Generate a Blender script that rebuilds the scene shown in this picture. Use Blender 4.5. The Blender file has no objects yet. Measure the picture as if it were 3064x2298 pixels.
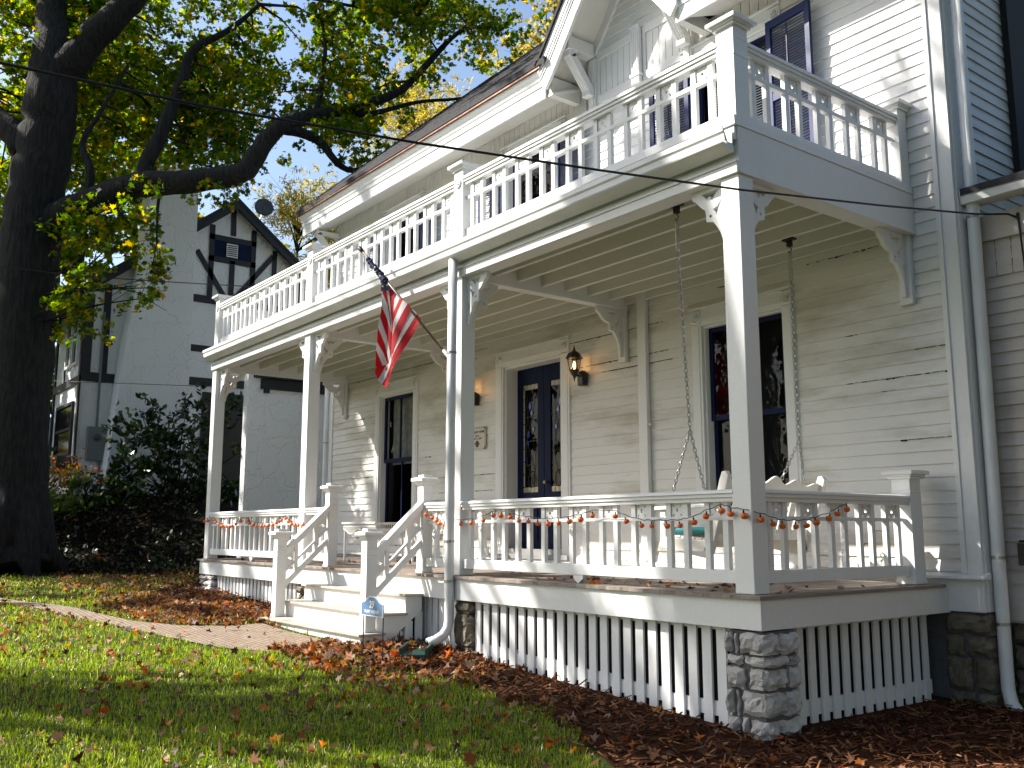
import bpy, bmesh, math, random
import numpy as np
from mathutils import Vector, Matrix
R=math.radians
S=bpy.context.scene
COL=S.collection
random.seed(7); NR=np.random.default_rng(11)
# ------------------------------------------------------------------ camera
CAM=Vector((4.1605,-5.2458,0.4289)); YAW,PIT=0.65215,0.15556
vd=Vector((-math.cos(YAW)*math.cos(PIT),math.sin(YAW)*math.cos(PIT),math.sin(PIT)))
cd=bpy.data.cameras.new('camera'); cam=bpy.data.objects.new('camera',cd); COL.objects.link(cam)
cam.location=CAM; cam.rotation_euler=vd.to_track_quat('-Z','Y').to_euler()
cd.sensor_width=36; cd.lens=32.96; cd.clip_start=0.05; cd.clip_end=900
S.camera=cam
# ------------------------------------------------------------------ light
SUN=Vector((1,0.95,-1.07)).normalized()
SUN_EL=math.asin(-SUN.z); SUN_ROT=math.atan2(-SUN.x,-SUN.y)%(2*math.pi)
w=bpy.data.worlds.new('World'); S.world=w; w.use_nodes=True
nt=w.node_tree; nt.nodes.clear()
so=nt.nodes.new('ShaderNodeOutputWorld'); sb=nt.nodes.new('ShaderNodeBackground'); sk=nt.nodes.new('ShaderNodeTexSky')
sk.sky_type='NISHITA'; sk.sun_disc=False; sk.sun_elevation=SUN_EL; sk.sun_rotation=SUN_ROT; sk.air_density=1.0; sk.dust_density=1.6; sk.ozone_density=1.0
sb.inputs['Strength'].default_value=0.115
nt.links.new(sk.outputs[0],sb.inputs[0]); nt.links.new(sb.outputs[0],so.inputs[0])
ld=bpy.data.lights.new('sun','SUN'); ld.energy=5.0; ld.angle=R(0.55); ld.color=(1.0,.945,.86)
lo=bpy.data.objects.new('sun',ld); COL.objects.link(lo); lo.rotation_euler=SUN.to_track_quat('-Z','Y').to_euler(); lo.location=(-20,-20,25)
S.view_settings.view_transform='Standard'; S.view_settings.look='None'; S.view_settings.exposure=1.1; S.view_settings.gamma=1.0
S.render.engine='CYCLES'
S.cycles.max_bounces=8; S.cycles.diffuse_bounces=4; S.cycles.transparent_max_bounces=12
# ------------------------------------------------------------------ materials
def mat(name):
    m=bpy.data.materials.new(name); m.use_nodes=True; n=m.node_tree; b=n.nodes['Principled BSDF']; return m,n,b
def simple(name,c,rough=.5,metal=0,noise=.0,scale=8,bump=0,bscale=60,spec=.5):
    m,n,b=mat(name); b.inputs['Roughness'].default_value=rough; b.inputs['Metallic'].default_value=metal
    b.inputs['Specular IOR Level'].default_value=spec
    b.inputs['Base Color'].default_value=(*c,1)
    if noise:
        tc=n.nodes.new('ShaderNodeTexCoord'); t=n.nodes.new('ShaderNodeTexNoise'); t.inputs['Scale'].default_value=scale; t.inputs['Detail'].default_value=6
        r=n.nodes.new('ShaderNodeValToRGB'); r.color_ramp.elements[0].position=.3; r.color_ramp.elements[1].position=.7
        r.color_ramp.elements[0].color=(*[v*(1-noise) for v in c],1); r.color_ramp.elements[1].color=(*[min(1,v*(1+noise*.6)) for v in c],1)
        n.links.new(tc.outputs['Object'],t.inputs['Vector']); n.links.new(t.outputs['Fac'],r.inputs[0]); n.links.new(r.outputs[0],b.inputs['Base Color'])
    if bump:
        tc=n.nodes.new('ShaderNodeTexCoord'); t=n.nodes.new('ShaderNodeTexNoise'); t.inputs['Scale'].default_value=bscale; t.inputs['Detail'].default_value=5
        bp=n.nodes.new('ShaderNodeBump'); bp.inputs['Strength'].default_value=bump; bp.inputs['Distance'].default_value=.01
        n.links.new(tc.outputs['Object'],t.inputs['Vector']); n.links.new(t.outputs['Fac'],bp.inputs['Height']); n.links.new(bp.outputs[0],b.inputs['Normal'])
    return m
def paint(name,c,dirt=(.42,.38,.28),amt=.35,rough=.42,sx=1.0,sz=1.0,cov=.58):
    """white paint with weather stains and faint brush bump"""
    m,n,b=mat(name); b.inputs['Roughness'].default_value=rough; L=n.links.new
    tc=n.nodes.new('ShaderNodeTexCoord'); mp=n.nodes.new('ShaderNodeMapping'); mp.inputs['Scale'].default_value=(sx,sx,sz)
    L(tc.outputs['Object'],mp.inputs[0])
    t=n.nodes.new('ShaderNodeTexNoise'); t.inputs['Scale'].default_value=1.3; t.inputs['Detail'].default_value=8; t.inputs['Roughness'].default_value=.65
    L(mp.outputs[0],t.inputs['Vector'])
    r=n.nodes.new('ShaderNodeValToRGB'); r.color_ramp.elements[0].position=cov; r.color_ramp.elements[1].position=min(.98,cov+.22); L(t.outputs['Fac'],r.inputs[0])
    t2=n.nodes.new('ShaderNodeTexNoise'); t2.inputs['Scale'].default_value=35; t2.inputs['Detail'].default_value=4; L(mp.outputs[0],t2.inputs['Vector'])
    mul=n.nodes.new('ShaderNodeMath'); mul.operation='MULTIPLY'; mul.inputs[1].default_value=amt; L(r.outputs[0],mul.inputs[0])
    mx=n.nodes.new('ShaderNodeMixRGB'); mx.inputs[1].default_value=(*c,1); mx.inputs[2].default_value=(*dirt,1); L(mul.outputs[0],mx.inputs[0])
    mx2=n.nodes.new('ShaderNodeMixRGB'); mx2.blend_type='MULTIPLY'; mx2.inputs[0].default_value=.10; L(mx.outputs[0],mx2.inputs[1]); L(t2.outputs['Fac'],mx2.inputs[2])
    L(mx2.outputs[0],b.inputs['Base Color'])
    bp=n.nodes.new('ShaderNodeBump'); bp.inputs['Strength'].default_value=.12; bp.inputs['Distance'].default_value=.004; L(t2.outputs['Fac'],bp.inputs['Height']); L(bp.outputs[0],b.inputs['Normal'])
    return m
def leafmat(name,cols,trans=.5,rough=.55,spec=.3):
    """foliage: colour picked per leaf island, some light passes through"""
    m,n,b=mat(name); L=n.links.new
    g=n.nodes.new('ShaderNodeNewGeometry'); r=n.nodes.new('ShaderNodeValToRGB'); r.color_ramp.interpolation='LINEAR'
    e=r.color_ramp.elements
    while len(e)<len(cols): e.new(.5)
    for i,(p,c) in enumerate(cols): e[i].position=p; e[i].color=(*c,1)
    L(g.outputs['Random Per Island'],r.inputs[0]); L(r.outputs[0],b.inputs['Base Color']); b.inputs['Roughness'].default_value=rough; b.inputs['Specular IOR Level'].default_value=spec
    if trans:
        tr=n.nodes.new('ShaderNodeBsdfTranslucent'); hs=n.nodes.new('ShaderNodeHueSaturation'); hs.inputs['Saturation'].default_value=1.15; hs.inputs['Value'].default_value=2.8
        L(r.outputs[0],hs.inputs['Color']); L(hs.outputs[0],tr.inputs[0])
        mx=n.nodes.new('ShaderNodeMixShader'); mx.inputs[0].default_value=trans; L(b.outputs[0],mx.inputs[1]); L(tr.outputs[0],mx.inputs[2]); L(mx.outputs[0],n.nodes['Material Output'].inputs[0])
    return m
def emit(name,c,s):
    m,n,b=mat(name); b.inputs['Base Color'].default_value=(*c,1); b.inputs['Emission Color'].default_value=(*c,1); b.inputs['Emission Strength'].default_value=s; return m
def glassmat(name,tint=(.9,.95,1),refl=1.0,wav=.0,clear=.9,fm=.34):
    m,n,b=mat(name); L=n.links.new; n.nodes.remove(b)
    gl=n.nodes.new('ShaderNodeBsdfGlossy'); gl.inputs['Roughness'].default_value=.015; gl.inputs[0].default_value=(refl,refl,refl,1)
    tp=n.nodes.new('ShaderNodeBsdfTransparent'); tp.inputs[0].default_value=(tint[0]*clear,tint[1]*clear,tint[2]*clear,1)
    fr=n.nodes.new('ShaderNodeFresnel'); fr.inputs[0].default_value=1.55
    ad=n.nodes.new('ShaderNodeMath'); ad.operation='MULTIPLY_ADD'; ad.inputs[1].default_value=fm; ad.inputs[2].default_value=.0; L(fr.outputs[0],ad.inputs[0])
    mx=n.nodes.new('ShaderNodeMixShader'); L(ad.outputs[0],mx.inputs[0]); L(tp.outputs[0],mx.inputs[1]); L(gl.outputs[0],mx.inputs[2]); L(mx.outputs[0],n.nodes['Material Output'].inputs[0])
    if wav:
        tc=n.nodes.new('ShaderNodeTexCoord'); t=n.nodes.new('ShaderNodeTexNoise'); t.inputs['Scale'].default_value=3.5; t.inputs['Detail'].default_value=2; L(tc.outputs['Object'],t.inputs['Vector'])
        bp=n.nodes.new('ShaderNodeBump'); bp.inputs['Strength'].default_value=wav; bp.inputs['Distance'].default_value=.05; L(t.outputs['Fac'],bp.inputs['Height']); L(bp.outputs[0],gl.inputs['Normal'])
    return m
M={}
M['trim']=paint('white trim paint',(.76,.765,.755),amt=.14,cov=.56,sz=.6)
M['rail']=paint('white railing paint',(.79,.795,.785),amt=.10,cov=.6)
M['siding']=paint('white siding paint',(.745,.735,.70),dirt=(.34,.29,.18),amt=.75,rough=.5,sx=.45,sz=1.9,cov=.49)
M['sidingup']=paint('white upper siding paint',(.74,.74,.73),dirt=(.45,.41,.32),amt=.35,rough=.45,sx=.5,sz=1.6,cov=.56)
M['wing']=paint('light tinted wing paint',(.60,.545,.49),dirt=(.28,.22,.16),amt=.6,rough=.6,sx=.5,sz=1.9,cov=.5)  # siding paint tinted warm and darker to offset blue skylight on the wing
M['ceiling']=paint('porch ceiling paint',(.70,.69,.62),amt=.25,cov=.55)
M['soffit']=paint('soffit paint',(.70,.69,.64),amt=.35,cov=.5)
M['navy']=simple('navy paint',(.003,.009,.042),.5,noise=.25,scale=5,spec=.12)
M['navysh']=simple('navy shutter paint',(.003,.015,.085),.45,noise=.3,scale=6,spec=.25)
M['glass']=glassmat('old window glass',wav=.10)
M['doorglass']=glassmat('door glass',tint=(.4,.4,.4),wav=.05,clear=.4,fm=.22)
M['crack']=simple('dark gap between boards',(.05,.035,.02),.9,noise=.5,scale=30)
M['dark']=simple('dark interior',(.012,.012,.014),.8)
M['curtain']=simple('grey lace curtain',(.42,.40,.34),.8,noise=.3,scale=14)
M['blind']=simple('white window blind',(.6,.62,.65),.7)
M['black']=simple('black metal',(.006,.006,.007),.35,noise=.2)
M['iron']=simple('dark iron stake',(.012,.012,.012),.5)
M['roof']=simple('dark roof shingle',(.022,.022,.028),.85,noise=.5,scale=18,bump=.6,bscale=40)
M['copper']=simple('rusty copper flashing',(.16,.07,.04),.5,.5,noise=.6,scale=14)
M['deck']=None
M['cable']=simple('black cable',(.006,.006,.007),.5)
M['pipe']=simple('white downpipe metal',(.70,.71,.70),.35,.0,noise=.08,scale=3)
M['galv']=simple('zinc plated steel',(.42,.42,.40),.35,.9,noise=.2)
M['swing']=simple('white vinyl',(.78,.76,.70),.35,noise=.04)
M['teal']=simple('teal seat cushion',(.0,.16,.17),.7,noise=.2,scale=9)
M['wicker']=simple('white wicker',(.72,.71,.66),.5,noise=.15,scale=60)
M['greenplastic']=simple('green plastic',(.006,.045,.035),.4,noise=.2)
M['sign']=simple('blue sign enamel',(.10,.20,.36),.35,noise=.06,scale=5)
M['signwhite']=simple('white raised lettering',(.8,.8,.78),.4)
M['brass']=simple('aged brass',(.45,.36,.20),.35,.9,noise=.2)
M['plaque']=simple('cream painted plaque',(.62,.58,.48),.6,noise=.1,scale=20)
M['ink']=simple('dark grey lettering',(.04,.04,.045),.6)
M['pumpkin']=simple('orange translucent plastic',(.85,.16,.008),.3,noise=.25,scale=60)
M['leafred']=simple('stained red glass',(.03,.004,.003),.2)
M['blueglass']=simple('stained blue glass',(.01,.015,.28),.15)
M['creamglass']=simple('cream border glass',(.30,.27,.20),.2,noise=.2,scale=30)
M['lead']=simple('lead came',(.035,.045,.04),.4,.5)
M['red']=simple('flag red',(.48,.004,.014),.75,noise=.12,scale=12)
M['white']=simple('flag white',(.74,.72,.72),.75,noise=.08,scale=12)
M['blue']=simple('flag blue',(.008,.014,.075),.75,noise=.2,scale=12)
M['pole']=simple('brown flagpole',(.09,.05,.025),.4,noise=.3,scale=20)
for k in ('red','white','blue'):
    m=M[k]; n=m.node_tree; b=n.nodes['Principled BSDF']; tr=n.nodes.new('ShaderNodeBsdfTranslucent'); tr.inputs[0].default_value={'red':(.75,.008,.02,1),'white':(.7,.66,.66,1),'blue':(.01,.02,.11,1)}[k]
    mx=n.nodes.new('ShaderNodeMixShader'); mx.inputs[0].default_value=.48; n.links.new(b.outputs[0],mx.inputs[1]); n.links.new(tr.outputs[0],mx.inputs[2]); n.links.new(mx.outputs[0],n.nodes['Material Output'].inputs[0])
M['stucco']=None
M['timber']=simple('black timber paint',(.008,.009,.014),.55,noise=.3,scale=6)
M['greybox']=simple('grey enamel steel',(.17,.19,.19),.45,noise=.08)
M['dish']=simple('dark grey dish',(.06,.06,.07),.5,noise=.15)
M['bulb']=emit('glowing bulb',(1.0,.50,.16),22)
M['lampglass']=glassmat('lantern glass',tint=(1,.92,.8),clear=.95)
def add_stucco():
    m,n,b=mat('white stucco'); L=n.links.new; b.inputs['Roughness'].default_value=.8
    tc=n.nodes.new('ShaderNodeTexCoord'); w1=n.nodes.new('ShaderNodeTexVoronoi'); w1.feature='DISTANCE_TO_EDGE'; w1.inputs['Scale'].default_value=3.2
    dn=n.nodes.new('ShaderNodeTexNoise'); dn.inputs['Scale'].default_value=2.2; dn.inputs['Detail'].default_value=3
    mx=n.nodes.new('ShaderNodeMixRGB'); mx.inputs[0].default_value=.45; L(tc.outputs['Object'],dn.inputs['Vector']); L(tc.outputs['Object'],mx.inputs[1]); L(dn.outputs['Color'],mx.inputs[2]); L(mx.outputs[0],w1.inputs['Vector'])
    rp=n.nodes.new('ShaderNodeValToRGB'); rp.color_ramp.elements[0].position=0; rp.color_ramp.elements[1].position=.035; L(w1.outputs['Distance'],rp.inputs[0])
    t=n.nodes.new('ShaderNodeTexNoise'); t.inputs['Scale'].default_value=30; L(tc.outputs['Object'],t.inputs['Vector'])
    ad=n.nodes.new('ShaderNodeMath'); ad.operation='MULTIPLY_ADD'; ad.inputs[1].default_value=.8; L(rp.outputs[0],ad.inputs[0]); L(t.outputs['Fac'],ad.inputs[2])
    bp=n.nodes.new('ShaderNodeBump'); bp.inputs['Strength'].default_value=.55; bp.inputs['Distance'].default_value=.03; L(ad.outputs[0],bp.inputs['Height']); L(bp.outputs[0],b.inputs['Normal'])
    b.inputs['Base Color'].default_value=(.80,.80,.79,1)
    return m
M['stucco']=add_stucco()
def add_stone(name,c1,c2):
    m,n,b=mat(name); L=n.links.new; b.inputs['Roughness'].default_value=.9
    tc=n.nodes.new('ShaderNodeTexCoord'); t=n.nodes.new('ShaderNodeTexNoise'); t.inputs['Scale'].default_value=9; t.inputs['Detail'].default_value=10; t.inputs['Roughness'].default_value=.7
    L(tc.outputs['Object'],t.inputs['Vector']); g=n.nodes.new('ShaderNodeNewGeometry')
    r=n.nodes.new('ShaderNodeValToRGB'); r.color_ramp.elements[0].position=.3; r.color_ramp.elements[1].position=.75; r.color_ramp.elements[0].color=(*c1,1); r.color_ramp.elements[1].color=(*c2,1); L(t.outputs['Fac'],r.inputs[0])
    hs=n.nodes.new('ShaderNodeHueSaturation'); mr=n.nodes.new('ShaderNodeMapRange'); mr.inputs[3].default_value=.78; mr.inputs[4].default_value=1.12; L(g.outputs['Random Per Island'],mr.inputs[0]); L(mr.outputs[0],hs.inputs['Value']); L(r.outputs[0],hs.inputs['Color']); L(hs.outputs[0],b.inputs['Base Color'])
    bp=n.nodes.new('ShaderNodeBump'); bp.inputs['Strength'].default_value=.9; bp.inputs['Distance'].default_value=.03; L(t.outputs['Fac'],bp.inputs['Height']); L(bp.outputs[0],b.inputs['Normal'])
    return m
M['stone']=add_stone('grey limestone',(.36,.345,.32),(.66,.635,.60))
M['stonebrown']=add_stone('brown fieldstone',(.10,.085,.055),(.26,.22,.16))
M['mortar']=simple('grey mortar',(.11,.11,.115),.95,noise=.2,scale=30,bump=.5,bscale=80)
def add_deck():
    m,n,b=mat('weathered deck paint'); L=n.links.new; b.inputs['Roughness'].default_value=.6
    tc=n.nodes.new('ShaderNodeTexCoord'); mp=n.nodes.new('ShaderNodeMapping'); mp.inputs['Scale'].default_value=(6,.7,6); L(tc.outputs['Object'],mp.inputs[0])
    t=n.nodes.new('ShaderNodeTexNoise'); t.inputs['Scale'].default_value=3; t.inputs['Detail'].default_value=8; L(mp.outputs[0],t.inputs['Vector'])
    g=n.nodes.new('ShaderNodeNewGeometry'); ad=n.nodes.new('ShaderNodeMath'); ad.operation='MULTIPLY_ADD'; ad.inputs[1].default_value=.35; L(g.outputs['Random Per Island'],ad.inputs[0]); L(t.outputs['Fac'],ad.inputs[2])
    r=n.nodes.new('ShaderNodeValToRGB'); r.color_ramp.elements[0].position=.3; r.color_ramp.elements[1].position=1.0; r.color_ramp.elements[0].color=(.13,.105,.088,1); r.color_ramp.elements[1].color=(.34,.285,.24,1); L(ad.outputs[0],r.inputs[0]); L(r.outputs[0],b.inputs['Base Color'])
    return m
M['deck']=add_deck()
M['tread']=simple('worn tread paint',(.50,.44,.37),.55,noise=.35,scale=5)
def add_bark():
    m,n,b=mat('grey ridged bark'); L=n.links.new; b.inputs['Roughness'].default_value=.95
    tc=n.nodes.new('ShaderNodeTexCoord'); mp=n.nodes.new('ShaderNodeMapping'); mp.inputs['Scale'].default_value=(9,9,1.3); L(tc.outputs['Object'],mp.inputs[0])
    t=n.nodes.new('ShaderNodeTexNoise'); t.inputs['Scale'].default_value=2.2; t.inputs['Detail'].default_value=8; t.inputs['Roughness'].default_value=.6; L(mp.outputs[0],t.inputs['Vector'])
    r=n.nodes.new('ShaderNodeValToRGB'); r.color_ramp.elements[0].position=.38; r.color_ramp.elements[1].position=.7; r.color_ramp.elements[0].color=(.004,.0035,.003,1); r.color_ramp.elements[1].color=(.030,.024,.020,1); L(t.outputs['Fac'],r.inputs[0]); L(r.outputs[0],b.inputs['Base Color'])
    bp=n.nodes.new('ShaderNodeBump'); bp.inputs['Strength'].default_value=1; bp.inputs['Distance'].default_value=.06; L(t.outputs['Fac'],bp.inputs['Height']); L(bp.outputs[0],b.inputs['Normal'])
    return m
M['bark']=add_bark()
M['maple']=leafmat('maple leaves',[(0,(.020,.048,.004)),(.4,(.050,.095,.007)),(.72,(.125,.165,.011)),(.92,(.25,.20,.014)),(1,(.36,.17,.010))],.6)
M['shade']=leafmat('shade tree leaves',[(0,(.020,.045,.006)),(.6,(.035,.07,.008)),(1,(.10,.10,.010))],.35)
M['yellowleaf']=leafmat('pale yellow leaves',[(0,(.16,.15,.03)),(.5,(.25,.21,.05)),(1,(.34,.25,.06))],.5)
M['farleaf']=leafmat('far tree leaves',[(0,(.05,.09,.010)),(.5,(.11,.14,.015)),(.85,(.20,.18,.02)),(1,(.30,.15,.02))],.6)
M['shrub']=leafmat('glossy dark shrub leaves',[(0,(.010,.022,.006)),(.7,(.018,.038,.008)),(1,(.05,.07,.012))],.18,.28,.6)
M['azalea']=leafmat('reddening azalea leaves',[(0,(.05,.06,.012)),(.5,(.13,.09,.02)),(.85,(.22,.07,.02)),(1,(.3,.05,.02))],.35)
M['hydrangea']=leafmat('hydrangea leaves',[(0,(.035,.06,.012)),(1,(.07,.10,.02))],.3)
M['bloom']=leafmat('faded green blooms',[(0,(.18,.22,.07)),(1,(.28,.30,.12))],.3)
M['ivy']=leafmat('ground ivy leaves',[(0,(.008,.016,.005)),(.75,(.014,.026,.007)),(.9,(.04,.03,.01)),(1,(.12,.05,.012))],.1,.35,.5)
M['grass']=leafmat('lawn grass blades',[(0,(.090,.130,.016)),(.5,(.145,.20,.026)),(.88,(.20,.24,.040)),(1,(.36,.30,.13))],.45,.33,.5)
M['litter']=leafmat('fallen maple leaves',[(0,(.045,.017,.008)),(.3,(.10,.040,.015)),(.5,(.20,.10,.045)),(.64,(.34,.23,.15)),(.76,(.24,.06,.010)),(.87,(.36,.13,.012)),(.95,(.33,.03,.012)),(1,(.52,.30,.03))],.18,.6,.3)
M['mulch']=leafmat('wood mulch chips',[(0,(.030,.010,.004)),(.4,(.080,.027,.010)),(.75,(.155,.060,.022)),(1,(.30,.16,.075))],0,.85,.2)
def add_ground(name,c1,c2,c3,scale=2):
    m,n,b=mat(name); L=n.links.new; b.inputs['Roughness'].default_value=.95; b.inputs['Specular IOR Level'].default_value=.1
    tc=n.nodes.new('ShaderNodeTexCoord'); t=n.nodes.new('ShaderNodeTexNoise'); t.inputs['Scale'].default_value=scale; t.inputs['Detail'].default_value=12; t.inputs['Roughness'].default_value=.75; L(tc.outputs['Object'],t.inputs['Vector'])
    r=n.nodes.new('ShaderNodeValToRGB'); e=r.color_ramp.elements; e[0].position=.3; e[1].position=.72; e[0].color=(*c1,1); e[1].color=(*c3,1); k=e.new(.5); k.color=(*c2,1); L(t.outputs['Fac'],r.inputs[0]); L(r.outputs[0],b.inputs['Base Color'])
    bp=n.nodes.new('ShaderNodeBump'); bp.inputs['Strength'].default_value=.8; bp.inputs['Distance'].default_value=.05; L(t.outputs['Fac'],bp.inputs['Height']); L(bp.outputs[0],b.inputs['Normal'])
    return m
M['soil']=add_ground('lawn soil',(.03,.035,.010),(.045,.06,.014),(.06,.085,.02))
M['bank']=add_ground('shade darkened bank soil',(.006,.005,.004),(.012,.009,.006),(.022,.014,.008),6)  # near-black soil colour carries the deep shade of the bank
M['mulchbed']=add_ground('mulch bed',(.02,.008,.004),(.05,.019,.008),(.095,.04,.018),14)
M['road']=add_ground('asphalt',(.04,.04,.042),(.05,.05,.052),(.06,.06,.06),20)
def add_brick():
    m,n,b=mat('worn brick path'); L=n.links.new; b.inputs['Roughness'].default_value=.85
    tc=n.nodes.new('ShaderNodeTexCoord'); br=n.nodes.new('ShaderNodeTexBrick'); br.inputs['Scale'].default_value=4.5; br.inputs['Color1'].default_value=(.36,.245,.17,1); br.inputs['Color2'].default_value=(.44,.34,.25,1); br.inputs['Mortar'].default_value=(.16,.13,.08,1); br.inputs['Mortar Size'].default_value=.03
    wn=n.nodes.new('ShaderNodeTexNoise'); wn.inputs['Scale'].default_value=2.5; wa=n.nodes.new('ShaderNodeMixRGB'); wa.blend_type='ADD'; wa.inputs[0].default_value=.06; L(tc.outputs['Object'],wn.inputs['Vector']); L(tc.outputs['Object'],wa.inputs[1]); L(wn.outputs['Color'],wa.inputs[2]); L(wa.outputs[0],br.inputs['Vector'])
    t=n.nodes.new('ShaderNodeTexNoise'); t.inputs['Scale'].default_value=25; t.inputs['Detail'].default_value=6; L(tc.outputs['Object'],t.inputs['Vector'])
    mx=n.nodes.new('ShaderNodeMixRGB'); mx.blend_type='MULTIPLY'; mx.inputs[0].default_value=.5; L(br.outputs['Color'],mx.inputs[1]); L(t.outputs['Color'],mx.inputs[2]); L(mx.outputs[0],b.inputs['Base Color'])
    bp=n.nodes.new('ShaderNodeBump'); bp.inputs['Strength'].default_value=.5; bp.inputs['Distance'].default_value=.01; L(br.outputs['Fac'],bp.inputs['Height']); bp.invert=True; L(bp.outputs[0],b.inputs['Normal'])
    return m
M['brick']=add_brick()
# ------------------------------------------------------------------ mesh helpers
WL={}
def wl(o): return WL.get(o.name,Vector((0,0,0))) if o else Vector((0,0,0))
def tag(o,label=None,cat=None,group=None,kind=None):
    if label: o['label']=label
    if cat: o['category']=cat
    if group: o['group']=group
    if kind: o['kind']=kind
    return o
def thing(name,loc,label,cat,group=None):
    o=bpy.data.objects.new(name,None); COL.objects.link(o); o.location=loc; o.empty_display_size=.1; WL[o.name]=Vector(loc)
    return tag(o,label,cat,group)
class MB:
    def __init__(s): s.v=[]; s.f=[]; s.m=[]
    def add(s,vs,fs,mi=0):
        k=len(s.v); s.v+= [tuple(p) for p in vs]; s.f+=[tuple(i+k for i in f) for f in fs]; s.m+=[mi]*len(fs); return s
    def box(s,x0,x1,y0,y1,z0,z1,mi=0):
        return s.add([(x0,y0,z0),(x1,y0,z0),(x1,y1,z0),(x0,y1,z0),(x0,y0,z1),(x1,y0,z1),(x1,y1,z1),(x0,y1,z1)],[(0,3,2,1),(4,5,6,7),(0,1,5,4),(1,2,6,5),(2,3,7,6),(3,0,4,7)],mi)
    def obox(s,c,dims,rot,mi=0):
        M3=rot.to_3x3() if hasattr(rot,'to_3x3') else rot; hx,hy,hz=[d/2 for d in dims]; c=Vector(c)
        vs=[c+M3@Vector((a*hx,b*hy,d*hz)) for d in (-1,1) for a,b in ((-1,-1),(1,-1),(1,1),(-1,1))]
        return s.add(vs,[(0,3,2,1),(4,5,6,7),(0,1,5,4),(1,2,6,5),(2,3,7,6),(3,0,4,7)],mi)
    def bar(s,p,q,w,h,mi=0,up=(0,0,1)):
        p=Vector(p); q=Vector(q); d=(q-p); l=d.length; d.normalize(); u=Vector(up); r=d.cross(u)
        if r.length<1e-4: r=d.cross(Vector((0,1,0)))
        r.normalize(); u=r.cross(d); rot=Matrix((d,r,u)).transposed()
        return s.obox((p+q)/2,(l,w,h),rot,mi)
    def prism(s,pts,ax,a,b,mi=0):
        n=len(pts)
        def P(p,t): return (t,p[0],p[1]) if ax=='x' else ((p[0],t,p[1]) if ax=='y' else (p[0],p[1],t))
        vs=[P(p,a) for p in pts]+[P(p,b) for p in pts]
        return s.add(vs,[tuple(range(n))[::-1],tuple(range(n,2*n))]+[(i,(i+1)%n,n+(i+1)%n,n+i) for i in range(n)],mi)
    def tube(s,path,r,n=8,mi=0,cap=True):
        path=[Vector(p) for p in path]; rs=r if isinstance(r,(list,tuple)) else [r]*len(path); k=len(s.v); pv=None
        for i,p in enumerate(path):
            d=(path[min(i+1,len(path)-1)]-path[max(i-1,0)]); d.normalize()
            if pv is None:
                a=Vector((0,0,1)) if abs(d.z)<.9 else Vector((1,0,0)); u=d.cross(a).normalized()
            else:
                u=pv-d*pv.dot(d); u.normalize()
            pv=u; w_=d.cross(u)
            for j in range(n):
                t=2*math.pi*j/n; s.v.append(tuple(p+(u*math.cos(t)+w_*math.sin(t))*rs[i]))
        for i in range(len(path)-1):
            for j in range(n):
                s.f.append((k+i*n+j,k+i*n+(j+1)%n,k+(i+1)*n+(j+1)%n,k+(i+1)*n+j)); s.m.append(mi)
        if cap:
            s.f.append(tuple(k+j for j in range(n))[::-1]); s.f.append(tuple(k+(len(path)-1)*n+j for j in range(n))); s.m+=[mi,mi]
        return s
    def lathe(s,prof,c,n=16,mi=0,axis='z'):
        k=len(s.v)
        for r,t in prof:
            for j in range(n):
                a=2*math.pi*j/n; x,y=r*math.cos(a),r*math.sin(a)
                p=(c[0]+x,c[1]+y,c[2]+t) if axis=='z' else ((c[0]+x,c[1]+t,c[2]+y) if axis=='y' else (c[0]+t,c[1]+x,c[2]+y))
                s.v.append(p)
        for i in range(len(prof)-1):
            for j in range(n):
                s.f.append((k+i*n+j,k+i*n+(j+1)%n,k+(i+1)*n+(j+1)%n,k+(i+1)*n+j)); s.m.append(mi)
        return s
    def sphere(s,c,r,n=8,sq=1.0,mi=0):
        prof=[(r*math.sin(math.pi*i/(n//2+2)),-r*sq*math.cos(math.pi*i/(n//2+2))) for i in range(n//2+3)]
        return s.lathe(prof,c,n,mi)
    def plate(s,outer,holes,ax,a,b,mi=0):
        """flat board with real cut-outs"""
        bm=bmesh.new()
        for lp in [outer]+holes:
            vs=[bm.verts.new((p[0],p[1],0)) for p in lp]
            for i in range(len(vs)): bm.edges.new((vs[i],vs[(i+1)%len(vs)]))
        bmesh.ops.triangle_fill(bm,edges=bm.edges[:],use_beauty=True); bm.verts.index_update()
        V=[(v.co.x,v.co.y) for v in bm.verts]; F=[tuple(v.index for v in f.verts) for f in bm.faces]; bm.free()
        def P(p,t): return (t,p[0],p[1]) if ax=='x' else ((p[0],t,p[1]) if ax=='y' else (p[0],p[1],t))
        n=len(V); k0=0; E=[]
        for lp in [outer]+holes:
            for i in range(len(lp)): E.append((k0+i,k0+(i+1)%len(lp)))
            k0+=len(lp)
        s.add([P(p,a) for p in V]+[P(p,b) for p in V],[f[::-1] for f in F]+[tuple(i+n for i in f) for f in F]+[(i,j,j+n,i+n) for i,j in E],mi)
        return s
    def build(s,name,mats,parent=None,bevel=0,smooth=False,loc=None,fixn=True):
        me=bpy.data.meshes.new(name); o=bpy.data.objects.new(name,me); COL.objects.link(o)
        org=wl(parent)
        base=Vector(loc) if loc is not None else org
        me.from_pydata([(p[0]-base.x,p[1]-base.y,p[2]-base.z) for p in s.v],[],s.f)
        if not isinstance(mats,(list,tuple)): mats=[mats]
        for m in mats: me.materials.append(m)
        if len(mats)>1: me.polygons.foreach_set('material_index',s.m)
        if fixn:
            bm=bmesh.new(); bm.from_mesh(me); bmesh.ops.recalc_face_normals(bm,faces=bm.faces); bm.to_mesh(me); bm.free()
        if smooth: me.polygons.foreach_set('use_smooth',[True]*len(me.polygons))
        me.update()
        if parent is not None: o.parent=parent
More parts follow.
